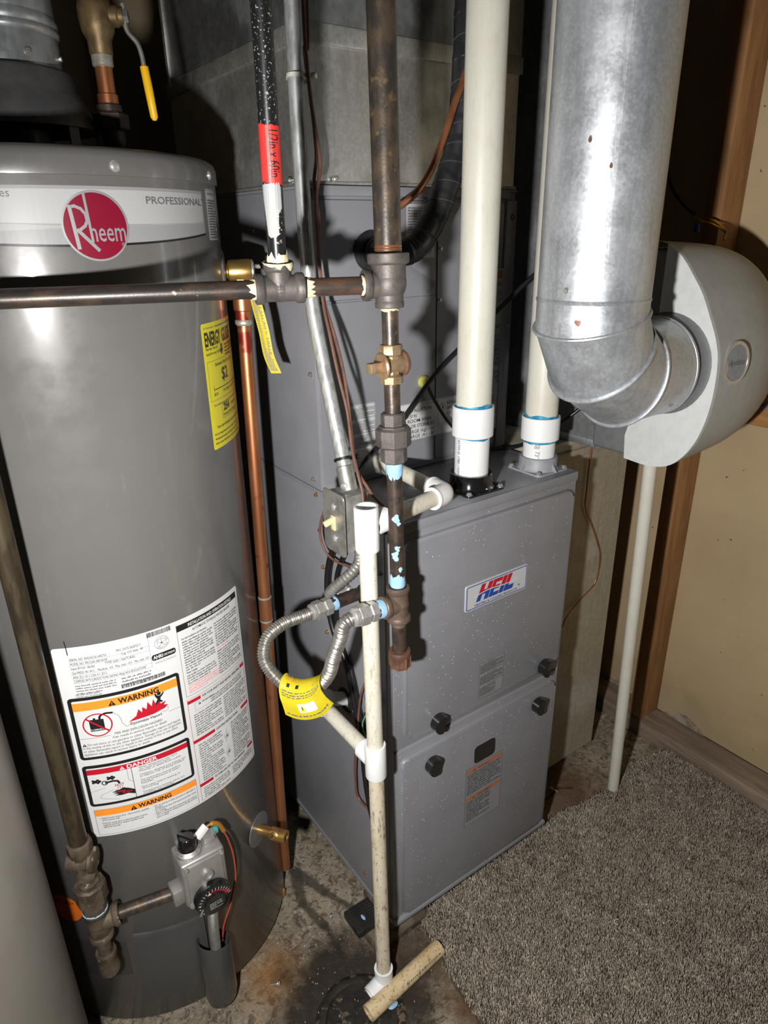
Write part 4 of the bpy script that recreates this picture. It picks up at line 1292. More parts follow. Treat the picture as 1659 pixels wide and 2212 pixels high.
# temperature and pressure relief valve
TP = -24.0
b = MB(); b.lathe(hp(TP, HR - .002, 1.312), hn(TP), [(.032, 0), (.031, .003), (.026, .005), (.014, .0055), (0, .0055)], 32); b.build('escutcheon', 'heater_grey', heat)
b = MB(); b.lathe(hp(TP, HR, 1.312), hn(TP), [(.012, 0), (.012, .006), (.0165, .008), (.0175, .012), (.0175, .040), (.0165, .043), (0, .043)], 28)
b.lathe(hp(TP, HR + .024, 1.312), (0, 0, -1), [(.0135, .010), (.0135, .024), (.0150, .025), (.0150, .034), (.0110, .035)], 8)
tpv = b.build('relief_valve', 'brass', heat)
b = MB(); b.lathe(hp(TP, HR + .043, 1.312), hn(TP), [(.0170, 0), (.0172, .002), (.012, .004), (0, .0045)], 28); b.box(-.003, .003, -.010, .010, -.001, .003, .001, mat=Matrix.Translation(hp(TP, HR + .050, 1.318)) @ Matrix.Rotation(math.radians(60), 4, 'Y'))
b.build('test_lever', 'chrome', tpv)
# drain valve
DV = -55.0
b = MB(); b.lathe(hp(DV, HR - .001, .300), hn(DV), [(.034, 0), (.0335, .002), (.014, .0035), (0, .0035)], 40); b.build('drain_escutcheon', 'heater_grey', heat)
b = MB(); b.lathe(hp(DV, HR, .300), hn(DV), [(.0100, 0), (.0105, .026), (.0125, .028), (.0125, .044), (.0118, .046)] + [(.0118 + (.0008 if k % 2 else 0), .046 + k * .0012) for k in range(12)] + [(.0112, .0605), (.0085, .0605), (.0085, .040), (0, .040)], 32)
dv = b.build('drain_valve', 'brass', heat)
side_n = V((math.sin(math.radians(DV)), -math.cos(math.radians(DV)), 0)) * 1 + V((0, 0, .5)); side_n.normalize()
b = MB(); b.lathe(hp(DV, HR + .036, .300) + side_n * .0105, side_n, [(.0070, 0), (.0070, .0035), (.0062, .0042), (0, .0042)], 20); b.build('valve_screw', 'brass', dv)
q = Matrix.Translation(hp(DV, HR + .036, .300) + side_n * .0148) @ V((0, 0, 1)).rotation_difference(side_n).to_matrix().to_4x4()
b = MB(); b.box(-.0055, .0055, -.0007, .0007, -.0004, .0002, mat=q); b.build('screw_slot', 'ink', dv)

# gas control valve
gv = MB(); gv.box(-.380, -.306, .052, .104, .334, .428, .005, 3); gv.box(-.396, -.378, .066, .096, .334, .366, .003); gv.box(-.374, -.312, .0485, .054, .340, .422, .003); gv.box(-.368, -.318, .100, .119, .345, .42, .002)
gvo = gv.build('gas_control', 'alu_cast', heat)
for x, z in ((-.373, .421), (-.313, .421), (-.373, .341), (-.312, .346)):
    screw(gvo, (x, .0487, z), (0, -1, 0), SCREW_SMALL)
b = MB(); b.lathe((-.341, .0488, .3935), (0, -1, 0), [(.0095, 0), (.0095, .006), (.0070, .007), (.0062, .004), (0, .004)], 24); b.build('vent_screw', 'alu_cast', gvo)
b = MB(); b.lathe((-.340, .050, .345), (0, -1, 0), [(.0310, 0), (.0315, .010), (.0295, .016), (.0180, .0175), (.0165, .022), (0, .0225)], 40); dial = b.build('dial', 'black_plastic', gvo)
s_ = Sheet(lambda u, v, h: V((-.340 + u, .0330 - h - .0008, .345 + v)))
s_.ring('red', 0, 0, .0205, .0228, 2, 24, 10, 120)
for a in range(10, 170, 12):
    c_, k_ = math.cos(math.radians(a)), math.sin(math.radians(a)); s_.line('paper', [(.0238 * c_, .0238 * k_), (.0280 * c_, .0280 * k_)], .0009, 3)
for a in (170, 185, 200, 215):
    s_.disc('paper', .0255 * math.cos(math.radians(a)), .0255 * math.sin(math.radians(a)), .0011, 3, 10)
s_.poly('paper', [(-.010, .0185), (-.004, .0185), (-.007, .0245)], 3)
s_.text('paper', 'LOW', -.0255, -.0165, .0055, rot=60); s_.text('red', 'VERY HOT', .0125, .0155, .0048, rot=-42)
s_.emit(dial, 'dial_print')
s_ = Sheet(lambda u, v, h: V((-.340 + u, .0274 - h, .345 + v)))
s_.fine('paper_mid', -.0105, .0060, .0105, 5, .0030, .45, 95); s_.emit(dial, 'dial_print')
b = MB(); b.lathe((-.357, .078, .428), (0, 0, 1), [(.0200, 0), (.0190, .008), (.0150, .010), (.0150, .018), (.0135, .028), (.0110, .0305), (0, .031)], 14); b.box(-.0035, .0035, -.0165, .0165, .010, .034, .0015, mat=Matrix.Translation((-.357, .078, .428)) @ Matrix.Rotation(.6, 4, 'Z')); kn = b.build('control_knob', 'black_plastic', gvo)
b = MB(); b.lathe((-.357, .078, .4282), (0, 0, 1), [(.0215, 0), (.0215, .005), (.0165, .010)], 32); b.build('knob_bezel', 'alu_cast', gvo)
s_ = Sheet(lambda u, v, h: V((-.357 + u, .078 - .0210 - h - .0006, .4285 + v))); s_.text('paper', 'PILOT', -.008, .0005, .0048, bold=.01, width=.016); s_.emit(gvo, 'knob_lettering')
b = MB(); b.box(-.332, -.312, .072, .094, .428, .436, .002); b.box(-.316, -.308, .078, .090, .430, .440, .001); b.build('igniter_block', 'alu_cast', gvo)
b = MB(); b.box(-.0115, .0115, -.005, .005, -.004, .008, .002, mat=Matrix.Translation((-.330, .082, .447)) @ Matrix.Rotation(-.5, 4, 'Y') @ Matrix.Rotation(.2, 4, 'Z')); b.build('plug', 'white_plastic', gvo)
b = MB(); b.box(-.0035, .0035, -.004, .004, -.005, .005, .001, mat=Matrix.Translation((-.3065, .084, .4365))); b.build('push_button', 'teal_plastic', gvo)
b = MB(); b.tube(crv([(-.325, .083, .452), (-.312, .084, .453), (-.300, .086, .443), (-.292, .088, .422)], 6), [.0022] * 6 + [.0042] * 13, 10); b.build('wire_sleeve', 'orange_sleeve', gvo)
b = MB(); b.tube(crv([(-.293, .088, .424), (-.286, .088, .394), (-.281, .088, .351), (-.283, .088, .300), (-.297, .088, .250), (-.316, .088, .205), (-.322, .088, .170)], 6), .0014, 8); b.build('igniter_wire', 'red_wire', gvo)
b = MB(); b.tube(crv([(-.296, .092, .424), (-.281, .094, .394), (-.275, .095, .351), (-.280, .094, .300), (-.300, .090, .240), (-.322, .088, .175)], 6), .0016, 8); b.build('thermocouple_wire', 'cable_black', gvo)
path = crv([(-.336, .070, .322), (-.336, .071, .28), (-.338, .074, .230), (-.339, .078, .165)], 40)
b = MB(); b.tube(path, [.0085 + (.0009 if i % 2 else 0) for i in range(len(path))], 18); b.build('flexible_gas_tube', 'stainless', gvo)
# burner access cover: curved panel and a hollow shroud for the tubes
b = MB(); n = 14; vs = []
for k in range(n + 1):
    d = -116.0 + 27.0 * k / n
    for r, z in ((HR - .002, .058), (HR + .006, .063), (HR + .006, .232 - .012 * k / n), (HR - .002, .240 - .012 * k / n)):
        vs.append(hp(d, r, z))
fs = [(4 * k + j, 4 * k + j + 1, 4 * k + j + 5, 4 * k + j + 4) for k in range(n) for j in range(3)] + [(0, 1, 2, 3), (4 * n, 4 * n + 1, 4 * n + 2, 4 * n + 3)]
b.raw(vs, fs); bmesh.ops.recalc_face_normals(b.bm, faces=b.bm.faces); b.build('access_cover', 'cover_grey', heat, angle=50)
b = MB(); sx_, sy_ = -.336, .096; n = 40; rows = []
for r, z, sl in ((.0, .012, 0), (.019, .012, 0), (.027, .022, 0), (.030, .040, 0), (.030, .175, -.35), (.0288, .177, -.35), (.0265, .174, -.35), (.0265, .10, 0)):
    rows.append([b.bm.verts.new((sx_ + r * math.cos(2 * PI * k / n), sy_ + r * .95 * math.sin(2 * PI * k / n), z + sl * r * math.cos(2 * PI * k / n) + sl * .4 * r * math.sin(2 * PI * k / n))) for k in range(n)])
for a, c in zip(rows, rows[1:]):
    for k in range(n):
        b.bm.faces.new((a[k], a[(k + 1) % n], c[(k + 1) % n], c[k]))
b.build('tube_shroud', 'cover_grey', heat, angle=50)

# draft hood and vent connector on top
b = MB(); b.lathe((HC.x, HC.y, 0), (0, 0, 1), [(.100, 1.500), (.1045, 1.500), (.104, 1.504), (.086, 1.540), (.0805, 1.549), (.0795, 1.566), (.076, 1.570), (.066, 1.571), (.064, 1.54), (.098, 1.503)], 64); hood = b.build('draft_hood', 'heater_dark', heat, angle=50)
for a in (-60, -10, 60, 140, -150):
    q = Matrix.Translation(hp(a, .098, 1.482)) @ Matrix.Rotation(math.radians(a), 4, 'Z')
    b = MB(); b.box(-.0015, .0015, -.008, .008, -.019, .022, mat=q); b.build('hood_leg', 'heater_dark', heat)
b = MB(); b.lathe((HC.x, HC.y, 0), (0, 0, 1), [(.036, 1.463), (.036, 1.50), (.030, 1.50)], 40); b.build('flue_outlet', 'heater_dark', heat)
vc = thing('vent_connector', 'round galvanised vent connector above the hood of the water heater', 'vent pipe', (HC.x, HC.y, 1.571))
b = MB(); b.lathe((HC.x, HC.y, 0), (0, 0, 1), [(.0665, 1.572), (.0668, 1.612), (.0662, 1.614)], 64); b.build('lower_length', 'galvanised', vc)
b = MB(); b.lathe((HC.x, HC.y, 0), (0, 0, 1), [(.0670, 1.608), (.0695, 1.611), (.0700, 1.614), (.0690, 1.617), (.0680, 1.619), (.0695, 1.622), (.0695, 1.626), (.0675, 1.630), (.0668, 1.632)], 64); b.build('swage_bead', 'galvanised', vc)
b = MB(); b.lathe((HC.x, HC.y, 0), (0, 0, 1), [(.0665, 1.63), (.0665, 2.2)], 64); b.build('upper_length', 'galvanised', vc)
for a in (-78, -30):
    screw(vc, hp(a, .0667, 1.585), hn(a), SCREW_SMALL)

# ================================================================== COLD WATER INLET with ball valve
IX, IY = -.240, .310
inl = thing('water_inlet', 'copper inlet pipe with a brass ball valve and yellow lever on the heater top', 'pipe', (IX, IY, 1.463))
b = MB(); b.lathe((IX, IY, 0), (0, 0, 1), [(.0125, 1.463)] + [(.0125 + (.0012 if k % 2 else 0), 1.466 + k * .0018) for k in range(10)] + [(.0155, 1.487), (.0155, 1.503)], 24); b.build('nipple', 'black_rubber', inl)
b = MB(); b.hexa((IX, IY, 1.500), (IX, IY, 1.523), .0235); b.cyl((IX, IY, 1.521), (IX, IY, 1.533), .0165, 24, .002); b.build('union_nut', 'pipe_brown', inl)
b = MB(); b.cyl((IX, IY, 1.531), (IX, IY, 1.545), .0135, 24, .001); b.cyl((IX, IY, 1.543), (IX, IY, 1.585), .0113, 24); b.build('copper_stub', 'copper', inl)
b = MB(); b.cyl((IX, IY, 1.576), (IX, IY, 1.592), .0138, 24, .002); b.build('solder_joint', 'solder', inl)
b = MB(); b.lathe((IX, IY, 0), (0, 0, 1), [(.0128, 1.588), (.0150, 1.591), (.0155, 1.606), (.0205, 1.616), (.0225, 1.628), (.0225, 1.642), (.0200, 1.652), (.0150, 1.66), (.0150, 1.70), (.0113, 1.70), (.0113, 2.2)], 28)
b.lathe((IX, IY, 1.634), (.86, -.50, 0), [(.0125, .012), (.0125, .028), (.0105, .030), (.0105, .036), (0, .036)], 20); bv = b.build('ball_valve', 'brass_old', inl)
so = V((IX, IY, 1.634)) + V((.86, -.50, 0)) * .036
b = MB(); b.hexa(so - V((.86, -.5, 0)) * .002, so + V((.86, -.5, 0)) * .006, .008); b.build('stem_nut', 'zinc', bv)
dirs = V((.86, -.50, 0))
b = MB(); hpnt = [so + V((0, 0, .014)), so + V((0, 0, 0)), so + V((0, 0, -.016)) + dirs * .002, so + V((0, 0, -.030)) + dirs * .013, so + V((0, 0, -.045)) + dirs * .017, so + V((0, 0, -.062)) + dirs * .018]
b.tube(crv(hpnt, 6), .0032, 10); lev = b.build('lever', 'zinc', bv)
b = MB(); g0 = so + V((0, 0, -.055)) + dirs * .018; b.tube([g0, g0 + V((0, 0, -.002)), g0 + V((.002, -.002, -.030)), g0 + V((.004, -.004, -.062)), g0 + V((.004, -.004, -.066))], [.0035, .0056, .0058, .0052, .0025], 14); b.build('grip', 'yellow_grip', bv)

# ================================================================== RELIEF DISCHARGE PIPE and hang tag
CP = hp(TP, HR + .024, 0)
cop = thing('discharge_pipe', 'vertical copper discharge pipe between the water heater and the furnace', 'pipe', (CP.x, CP.y, .05))
b = MB(); b.cyl((CP.x, CP.y, 1.278), (CP.x, CP.y, 1.252), .0145, 24, .0015); b.cyl((CP.x, CP.y, 1.256), (CP.x, CP.y, 1.236), .0128, 24, .001); b.build('adapter', 'copper', cop)
b = MB(); b.lathe((CP.x, CP.y, 1.236), (0, 0, -1), [(.0122, -.004), (.0142, -.001), (.0142, .003), (.0118, .006)], 24); b.build('solder_ring', 'solder', cop)
PB = V((CP.x - .022, CP.y - .004, .050))
b = MB(); b.lathe((CP.x, CP.y, 1.24), PB - V((CP.x, CP.y, 1.24)), [(.0111, 0), (.0111, 1.19), (.0100, 1.19), (.0100, 1.10)], 24); b.build('pipe', 'copper', cop)
f_ = lambda z: V((CP.x, CP.y, 1.24)).lerp(PB, (1.24 - z) / 1.19)
b = MB(); b.cyl(f_(.735), f_(.690), .0124, 24); b.build('coupling', 'copper', cop)
for z in (.737, .688):
    b = MB(); p = f_(z); b.lathe(p, (0, 0, 1), [(.0112, -.003), (.0127, -.0008), (.0127, .0006), (.0112, .002)], 24); b.build('solder_ring', 'solder', cop)
b = MB(); pth = [(-.086, .226, 1.282), (-.083, .224, 1.258), (-.078, .219, 1.222), (-.075, .215, 1.186), (-.069, .205, 1.158)]
cr = crv(pth, 5); rows = []
for i, p in enumerate(cr):
    t = i / (len(cr) - 1); w = .0085
    side = V((.72, -.66, .2 * math.sin(t * 3))).normalized() * w
    nn = V((.0, .0, .0)); rows.append([b.bm.verts.new(p - side), b.bm.verts.new(p + V((-.001, -.001, 0)) * math.sin(t * PI)), b.bm.verts.new(p + side)])
for a, c in zip(rows, rows[1:]):
    for k in range(2):
        b.bm.faces.new((a[k], a[k + 1], c[k + 1], c[k]))
r_ = bmesh.ops.solidify(b.bm, geom=b.bm.faces[:], thickness=.0004)
ht = tag(b.build('hang_tag', 'yellow_tag'), 'yellow paper tag hanging from the brass relief valve', 'tag')
def on_strip(u, v, h):
    t = min(max(v, 0), .9999) * (len(cr) - 1); i = int(t); p = cr[i].lerp(cr[i + 1], t - i)
    return p + V((.72, -.66, 0)).normalized() * u + V((-.66, -.72, 0)) * (.0006 + h)
s_ = Sheet(on_strip)
rr = random.Random(3); v = .12
while v < .96:
    s_.rect('ink_soft', -.0065, v, -.0065 + rr.uniform(.009, .013), v + .008, 2); v += .017
s_.emit(ht, 'tag_print')

# ================================================================== GAS PIPING
def smear(parent, mat, o, axis, r, h0, h1, seed, rag=.5, name='thread_sealant', n=36):
    """ragged collar of pipe dope: solid edge at h0, torn edge near h1"""
    o = V(o); u, v, w = frame(axis); q = MB(); rows = [[], [], []]
    for k in range(n):
        a = 2 * PI * k / n
        d = u * math.cos(a) + v * math.sin(a)
        m = noise.noise((math.cos(a) * 2.2 + seed, math.sin(a) * 2.2, seed * 1.7)) + .5 * noise.noise((math.cos(a) * 6 + seed, math.sin(a) * 6, seed))
        e = h0 + (h1 - h0) * max(.12, (1 - rag) + rag * (m + .45))
        bul = .0006 + .0005 * noise.noise((a * 3, seed, 0))
        rows[0].append(q.bm.verts.new(o + w * h0 + d * (r + .0002)))
        rows[1].append(q.bm.verts.new(o + w * (h0 * .6 + e * .4) + d * (r + .0008 + bul)))
        rows[2].append(q.bm.verts.new(o + w * e + d * (r + .0001)))
    for a, c in zip(rows, rows[1:]):
        for k in range(n):
            q.bm.faces.new((a[k], a[(k + 1) % n], c[(k + 1) % n], c[k]))
    return q.build(name, mat, parent, angle=70)

def blob(parent, mat, fn, u, v, r, seed, name='sealant_patch', sx=1.0):
    s_ = Sheet(fn, .003); pts = []
    for k in range(18):
        a = 2 * PI * k / 18
        rr = r * (1 + .9 * noise.noise((math.cos(a) * 1.5 + seed, math.sin(a) * 1.5, seed)))
        pts.append((u + sx * rr * math.cos(a), v + rr * math.sin(a)))
    s_.poly(mat, pts, 3); s_.emit(parent, name)

def banded(q, o, axis, r, L, rb, wb, n=28):
    """run of a malleable fitting with a rolled band at its end"""
    q.lathe(o, axis, [(r, 0), (r, L - wb - .002), (rb - .0008, L - wb), (rb, L - wb + .0012), (rb, L - .0012), (rb - .0010, L), (rb * .72, L)], n)

G = lambda z: V((-.0350, -.0495 - .0314 * (1.6 - z), z))
gdir = (G(1.6) - G(.8)).normalized()
gas = thing('gas_pipe', 'old iron gas pipe run with tees, shut-off cock, union and capped drip leg', 'pipe', (-.039, -.085, .742))
b = MB(); b.cyl(G(2.2), G(1.336), .0168, 28); upper = b.build('riser_pipe', 'pipe_old', gas)
b = MB(); b.lathe(G(1.336), gdir, [(.0160, 0)] + [(.0166 + (.0007 if k % 2 else 0), .002 + k * .0016) for k in range(9)] + [(.0165, .018)], 28); b.build('thread', 'copper_line', gas)
HU = V((-.9506, .3103, .0016)).normalized()           # run of the horizontal pipe
GT = G(1.3045)
b = MB(); b.ball(GT + V((0, 0, .002)), .0222, 14, (1, 1, 1.15)); banded(b, GT, gdir, .0215, .037, .0262, .012); banded(b, GT, -gdir, .0178, .028, .0185, .008); banded(b, GT, HU, .0165, .034, .0192, .008)
b.build('reducing_tee', 'iron_fitting', gas)
b = MB(); b.cyl(GT + HU * .030, GT + HU * .110, .01085, 24); nip = b.build('pipe_nipple', 'pipe_nipple', gas)
LT = GT + HU * .138
b = MB(); b.ball(LT, .0158, 14); banded(b, LT, HU, .0152, .0295, .0178, .0095); banded(b, LT, -HU, .0152, .0295, .0178, .0095); banded(b, LT, (0, 0, 1), .0152, .0300, .0178, .0095)
ltee = b.build('tee', 'iron_fitting', gas)
fr = V((-.336, -.942, 0)).normalized()
s_ = Sheet(lambda u, v, h: LT - HU * u + V((0, 0, 1)) * v + fr * (math.sqrt(max(.0158 ** 2 - v * v, 1e-6)) + .0004 + h))
s_.text('heater_dark', '1', -.003, .0005, .0090); s_.line('heater_dark', [(-.0045, -.0005), (.0045, -.0005)], .0007); s_.text('heater_dark', '2', -.003, -.0095, .0090); s_.emit(ltee, 'size_marking')
b = MB(); b.cyl(LT + HU * .028, GT + HU * .484, .01085, 24); hpipe = b.build('horizontal_pipe', 'pipe_horizontal', gas)
b = MB(); HE = GT + HU * .495; b.ball(HE, .0165, 12); banded(b, HE, -HU, .0155, .026, .0180, .008); banded(b, HE, (0, 0, -1), .0160, .030, .0190, .009); b.build('elbow', 'iron_fitting', gas)
smear(gas, 'pipe_dope_cream', LT - HU * .0295, -HU, .0110, -.001, .018, 2.1, .7)
smear(gas, 'pipe_dope_cream', LT + HU * .0295, HU, .0112, -.002, .010, 5.3, .7)
smear(gas, 'pipe_dope_cream', GT + HU * .034, HU, .0113, -.001, .004, 7.7, .4)
BT = V((-.2206, -.1294, 2.2)); bdir = (BT - LT).normalized()
Bp = lambda z: LT + (BT - LT) * ((z - LT.z) / (BT.z - LT.z))
b = MB(); b.cyl(Bp(1.372), Bp(2.2), .01085, 24); b.build('riser_pipe', 'pipe_black', gas)
b = MB(); b.cyl(Bp(1.325), Bp(1.373), .01085, 24); b.build('riser_pipe', 'pipe_black_lower', gas)
smear(gas, 'pipe_dope_cream', LT + bdir * .0298, bdir, .0118, -.003, .014, 9.2, .55)
smear(gas, 'pipe_dope_cream', LT + bdir * .0300, -bdir, .0176, -.001, .007, 4.4, .8)
def on_bp(zc, a0): return lambda u, v, h: Bp(zc + v) + V((math.cos(a0 + u / .01085), math.sin(a0 + u / .01085), 0)) * (.01115 + h)
s_ = Sheet(on_bp(1.421, math.radians(-122)), .003)
rg = random.Random(2); n = 20
lo = [(-.0165 + .0335 * k / n, -.001 - .006 * k / n + rg.uniform(-.0008, .0008)) for k in range(n + 1)]; hi = [(-.0165 + .0335 * k / n, .054 - .004 * k / n + rg.uniform(-.0008, .0008)) for k in range(n + 1)]
s_.poly('tape_red', lo + hi[::-1], 2); s_.text('ink', '1/2in x 60in', -.001, .0470, .0160, h=3, rot=-90, bold=.004, width=.045)
s_.emit(gas, {'tape_red': 'size_sticker', 'ink': 'sticker_lettering'})
s_ = Sheet(on_bp(1.358, math.radians(-125)), .003)
s_.poly('paper_mid', [(-.014, .058), (.0085, .060), (.0105, .055), (.0105, .034), (.006, .028), (.005, .006), (-.004, .003), (-.0075, .006), (-.010, .03)], 2); s_.fine('pipe_dope_cream', -.004, .034, .006, 9, .0030, .5, 55)
s_.emit(gas, 'price_sticker')

b = MB(); b.cyl(G(1.282), G(1.228), .0108, 24); b.build('pipe_nipple', 'pipe_old', gas)
b = MB(); b.cyl(G(1.180), G(1.138), .0108, 24); b.build('pipe_nipple', 'pipe_old', gas)
smear(gas, 'pipe_dope_cream', G(1.275), -gdir, .0109, -.001, .003, 3.3, .3)
# shut-off cock with its square key
VZ = G(1.205)
b = MB(); b.lathe(G(1.180), gdir, [(.0110, 0), (.0152, .001), (.0156, .010), (.0118, .013), (.0112, .020), (.0125, .025), (.0112, .031), (.0118, .036), (.0156, .039), (.0156, .049), (.0145, .051), (.0110, .051)], 8, .3)
kd = V((-.985, .06, -.06)).normalized()
b.lathe(VZ, kd, [(.0125, -.016), (.0135, -.012), (.0130, .010), (.0172, .0125), (.0178, .015), (.0160, .017), (0, .017)], 24)
cock = b.build('gas_cock', 'bronze_valve', gas)
b = MB(); q = Matrix.Translation(VZ + kd * .026) @ V((0, 0, 1)).rotation_difference(kd).to_matrix().to_4x4()
b.box(-.0068, .0068, -.0068, .0068, -.010, .009, .0015, mat=q); b.build('key_stem', 'bronze_valve', cock)
b = MB(); b.lathe(VZ, -kd, [(.0135, .014), (.0165, .016), (.0168, .019), (.0150, .021), (.006, .0215), (.0045, .024), (0, .024)], 24); b.build('key_nut', 'rust_cap', cock)
# union
b = MB(); b.hexa(G(1.116), G(1.142), .0165, 8); b.build('union_tail', 'iron_fitting', gas)
b = MB(); b.hexa(G(1.094), G(1.122), .0242, 8); b.lathe(G(1.118), gdir, [(.0225, 0), (.0200, .006), (.0160, .007)], 8, .2); b.build('union_nut', 'iron_fitting', gas)
b = MB(); b.hexa(G(1.072), G(1.098), .0182, 8); b.build('union_tail', 'iron_fitting', gas)
b = MB(); b.cyl(G(1.076), G(.880), .0108, 24); low_pipe = b.build('lower_pipe', 'pipe_brown', gas)
smear(gas, 'pipe_dope_blue', G(1.074), -gdir, .0109, -.001, .026, 1.3, .35)
smear(gas, 'pipe_dope_blue', G(.886), gdir, .0110, -.004, .020, 8.1, .75)
def on_g(zc, a0, r=.0108): return lambda u, v, h: G(zc + v) + V((math.cos(a0 + u / r), math.sin(a0 + u / r), 0)) * (r + .0002 + h)
for z, du, r, sd in ((.992, .0, .005, 1), (.985, .003, .003, 2), (.947, .001, .004, 3), (.935, -.002, .006, 4), (.913, .004, .003, 5), (.898, .001, .0055, 6)):
    blob(gas, 'pipe_dope_blue', on_g(z, math.radians(-125)), du, 0, r, sd)
# lower tee, drip leg and cap
T2 = G(.852); BR = V((-1.0, .05, .03)).normalized()
b = MB(); b.ball(T2, .0160, 14); banded(b, T2, gdir, .0150, .0290, .0175, .0085); banded(b, T2, -gdir, .0150, .0280, .0182, .0085); banded(b, T2, BR, .0150, .0280, .0175, .0085)
b.build('tee', 'iron_brown', gas)
b = MB(); b.cyl(T2 - gdir * .026, T2 - gdir * .092, .0108, 24); b.build('drip_leg', 'pipe_brown', gas)
b = MB(); b.lathe(T2 - gdir * .028, -gdir, [(.0110, 0), (.0120, .001), (.0117, .003), (.0121, .004), (.0117, .006), (.0121, .007), (.0108, .010)], 24); b.build('thread', 'bronze_fitting', gas)
b = MB(); b.lathe(T2 - gdir * .080, -gdir, [(.0112, 0), (.0165, .0005), (.0172, .002), (.0172, .008), (.0162, .010), (.0155, .028), (.0120, .031), (0, .0315)], 24)
for k in range(8):
    a = 2 * PI * k / 8; d = V((math.cos(a), math.sin(a), 0)); p0 = T2 - gdir * .088 + d * .0158; p1 = T2 - gdir * .108 + d * .0152
    b.cyl(p0, p1, .0022, 8)
b.build('pipe_cap', 'rust_cap', gas)

# ================================================================== FLEXIBLE GAS CONNECTOR
flx = thing('gas_flex_connector', 'looped corrugated steel gas connector between the iron tee and the furnace side', 'hose', (-.165, .01, .69))
F0 = T2 + BR * .026
smear(flx, 'pipe_dope_blue', F0 + BR * .0015, BR, .0132, 0, .014, 6.6, .45)
b = MB(); b.cyl(F0, F0 + BR * .016, .0105, 20); b.hexa(F0 + BR * .012, F0 + BR * .026, .0155); b.build('adapter', 'steel', flx)
b = MB(); b.hexa(F0 + BR * .027, F0 + BR * .046, .0165); b.lathe(F0 + BR * .046, BR, [(.0150, 0), (.0145, .006), (.0115, .009), (.0085, .010)], 20); b.build('nut', 'steel', flx)
E1 = V((-.060, .085, .785)); ed = V((-1, -.03, -.03)).normalized()
b = MB(); b.cyl((.004, .085, .787), E1 + ed * .004, .0107, 20); b.build('black_nipple', 'pipe_brown', flx)
smear(flx, 'pipe_dope_blue', E1 - ed * .001, ed, .0115, -.010, .002, 2.6, .6)
b = MB(); b.hexa(E1, E1 + ed * .015, .0155); b.build('adapter', 'steel', flx)
b = MB(); b.hexa(E1 + ed * .016, E1 + ed * .033, .0165); b.lathe(E1 + ed * .033, ed, [(.0150, 0), (.0145, .005), (.0115, .008), (.0085, .009)], 20); b.build('nut', 'steel', flx)
FS = F0 + BR * .050; FE = E1 + ed * .038
ctrl = [FS, FS + BR * .014 + V((-.004, .0, -.006)), (-.132, -.062, .824), (-.139, -.053, .790), (-.140, -.038, .752), (-.149, -.017, .720), (-.171, .010, .706), (-.189, .036, .718), (-.199, .060, .746), (-.184, .076, .772), (-.150, .083, .783), FE + ed * .012, FE]
cen = crv(ctrl, 16)
# resample evenly
acc_ = [0.0]
for a, c in zip(cen, cen[1:]): acc_.append(acc_[-1] + (c - a).length)
m = int(acc_[-1] / .00085); even = []
j = 0
for i in range(m + 1):
    s0 = acc_[-1] * i / m
    while j < len(acc_) - 2 and acc_[j + 1] < s0: j += 1
    even.append(cen[j].lerp(cen[j + 1], (s0 - acc_[j]) / max(1e-9, acc_[j + 1] - acc_[j])))
b = MB(); b.tube(even, [.0099 + .0011 * math.sin(i * 2 * PI / 4.6) for i in range(len(even))], 20); hose = b.build('corrugated_hose', 'stainless', flx, angle=80)
# yellow warning tag wrapped round the bottom of the loop
ix = [min(range(len(even)), key=lambda i: (even[i] - V(p)).length) for p in ((-.1450, -.031, .746), (-.185, .029, .714))]
seg = even[ix[0]:ix[1]:4]
tgq = MB(); rows = []
for k, p in enumerate(seg):
    t = k / (len(seg) - 1); row = []
    ax = (seg[min(k + 1, len(seg) - 1)] - seg[max(k - 1, 0)]).normalized()
    out = V((ax.y, -ax.x, 0)).normalized()
    if out.y > 0: out = -out
    for a in np.linspace(-100, 190, 16):
        r = .0178
        row.append(p + (V((0, 0, 1)) * math.cos(math.radians(a)) - out * math.sin(math.radians(a))) * r)
    rows.append(row)
FLAP = []
for k, row in enumerate(rows):
    p = seg[k]; t = k / (len(seg) - 1)
    st = row[0]
    ext = [st + V((.001 * j - .002, -.003 * j - .001, -.0074 * j)) + V((.014 * (1 - t) * (j / 5) ** 2, .006 * (j / 5) ** 2, 0)) for j in range(1, 6)]
    full = ext[::-1] + row
    FLAP.append([tgq.bm.verts.new(v) for v in full])
for a, c in zip(FLAP, FLAP[1:]):
    for k in range(len(a) - 1):
        tgq.bm.faces.new((a[k], a[k + 1], c[k + 1], c[k]))
FL = [[v.co.copy() for v in r] for r in FLAP]
bmesh.ops.solidify(tgq.bm, geom=tgq.bm.faces[:], thickness=.0004)
tg = tag(tgq.build('warning_tag', 'yellow_tag', angle=80), 'yellow warning tag wrapped round the bend of the corrugated gas connector', 'tag')
def on_tag(u, v, h):
    nr, nc = len(FL) - 1, len(FL[0]) - 1
    a, c = (1 - u) * nr, v * nc; i, j = min(int(a), nr - 1), min(int(c), nc - 1); fa, fc = a - i, c - j
    p = FL[i][j].lerp(FL[i + 1][j], fa).lerp(FL[i][j + 1].lerp(FL[i + 1][j + 1], fa), fc)
    nn = (FL[i + 1][j] - FL[i][j]).cross(FL[i][j + 1] - FL[i][j]).normalized()
    if nn.y > 0: nn = -nn
    return p + nn * (.0007 + h * 1.0)
s_ = Sheet(on_tag, .05)
s_.rect('paper', .30, .10, .66, .20, 2); s_.poly('yellow', [(.32, .11), (.42, .11), (.37, .19)], 3); s_.rect('ink', .362, .135, .378, .17, 4)
rr = random.Random(8)
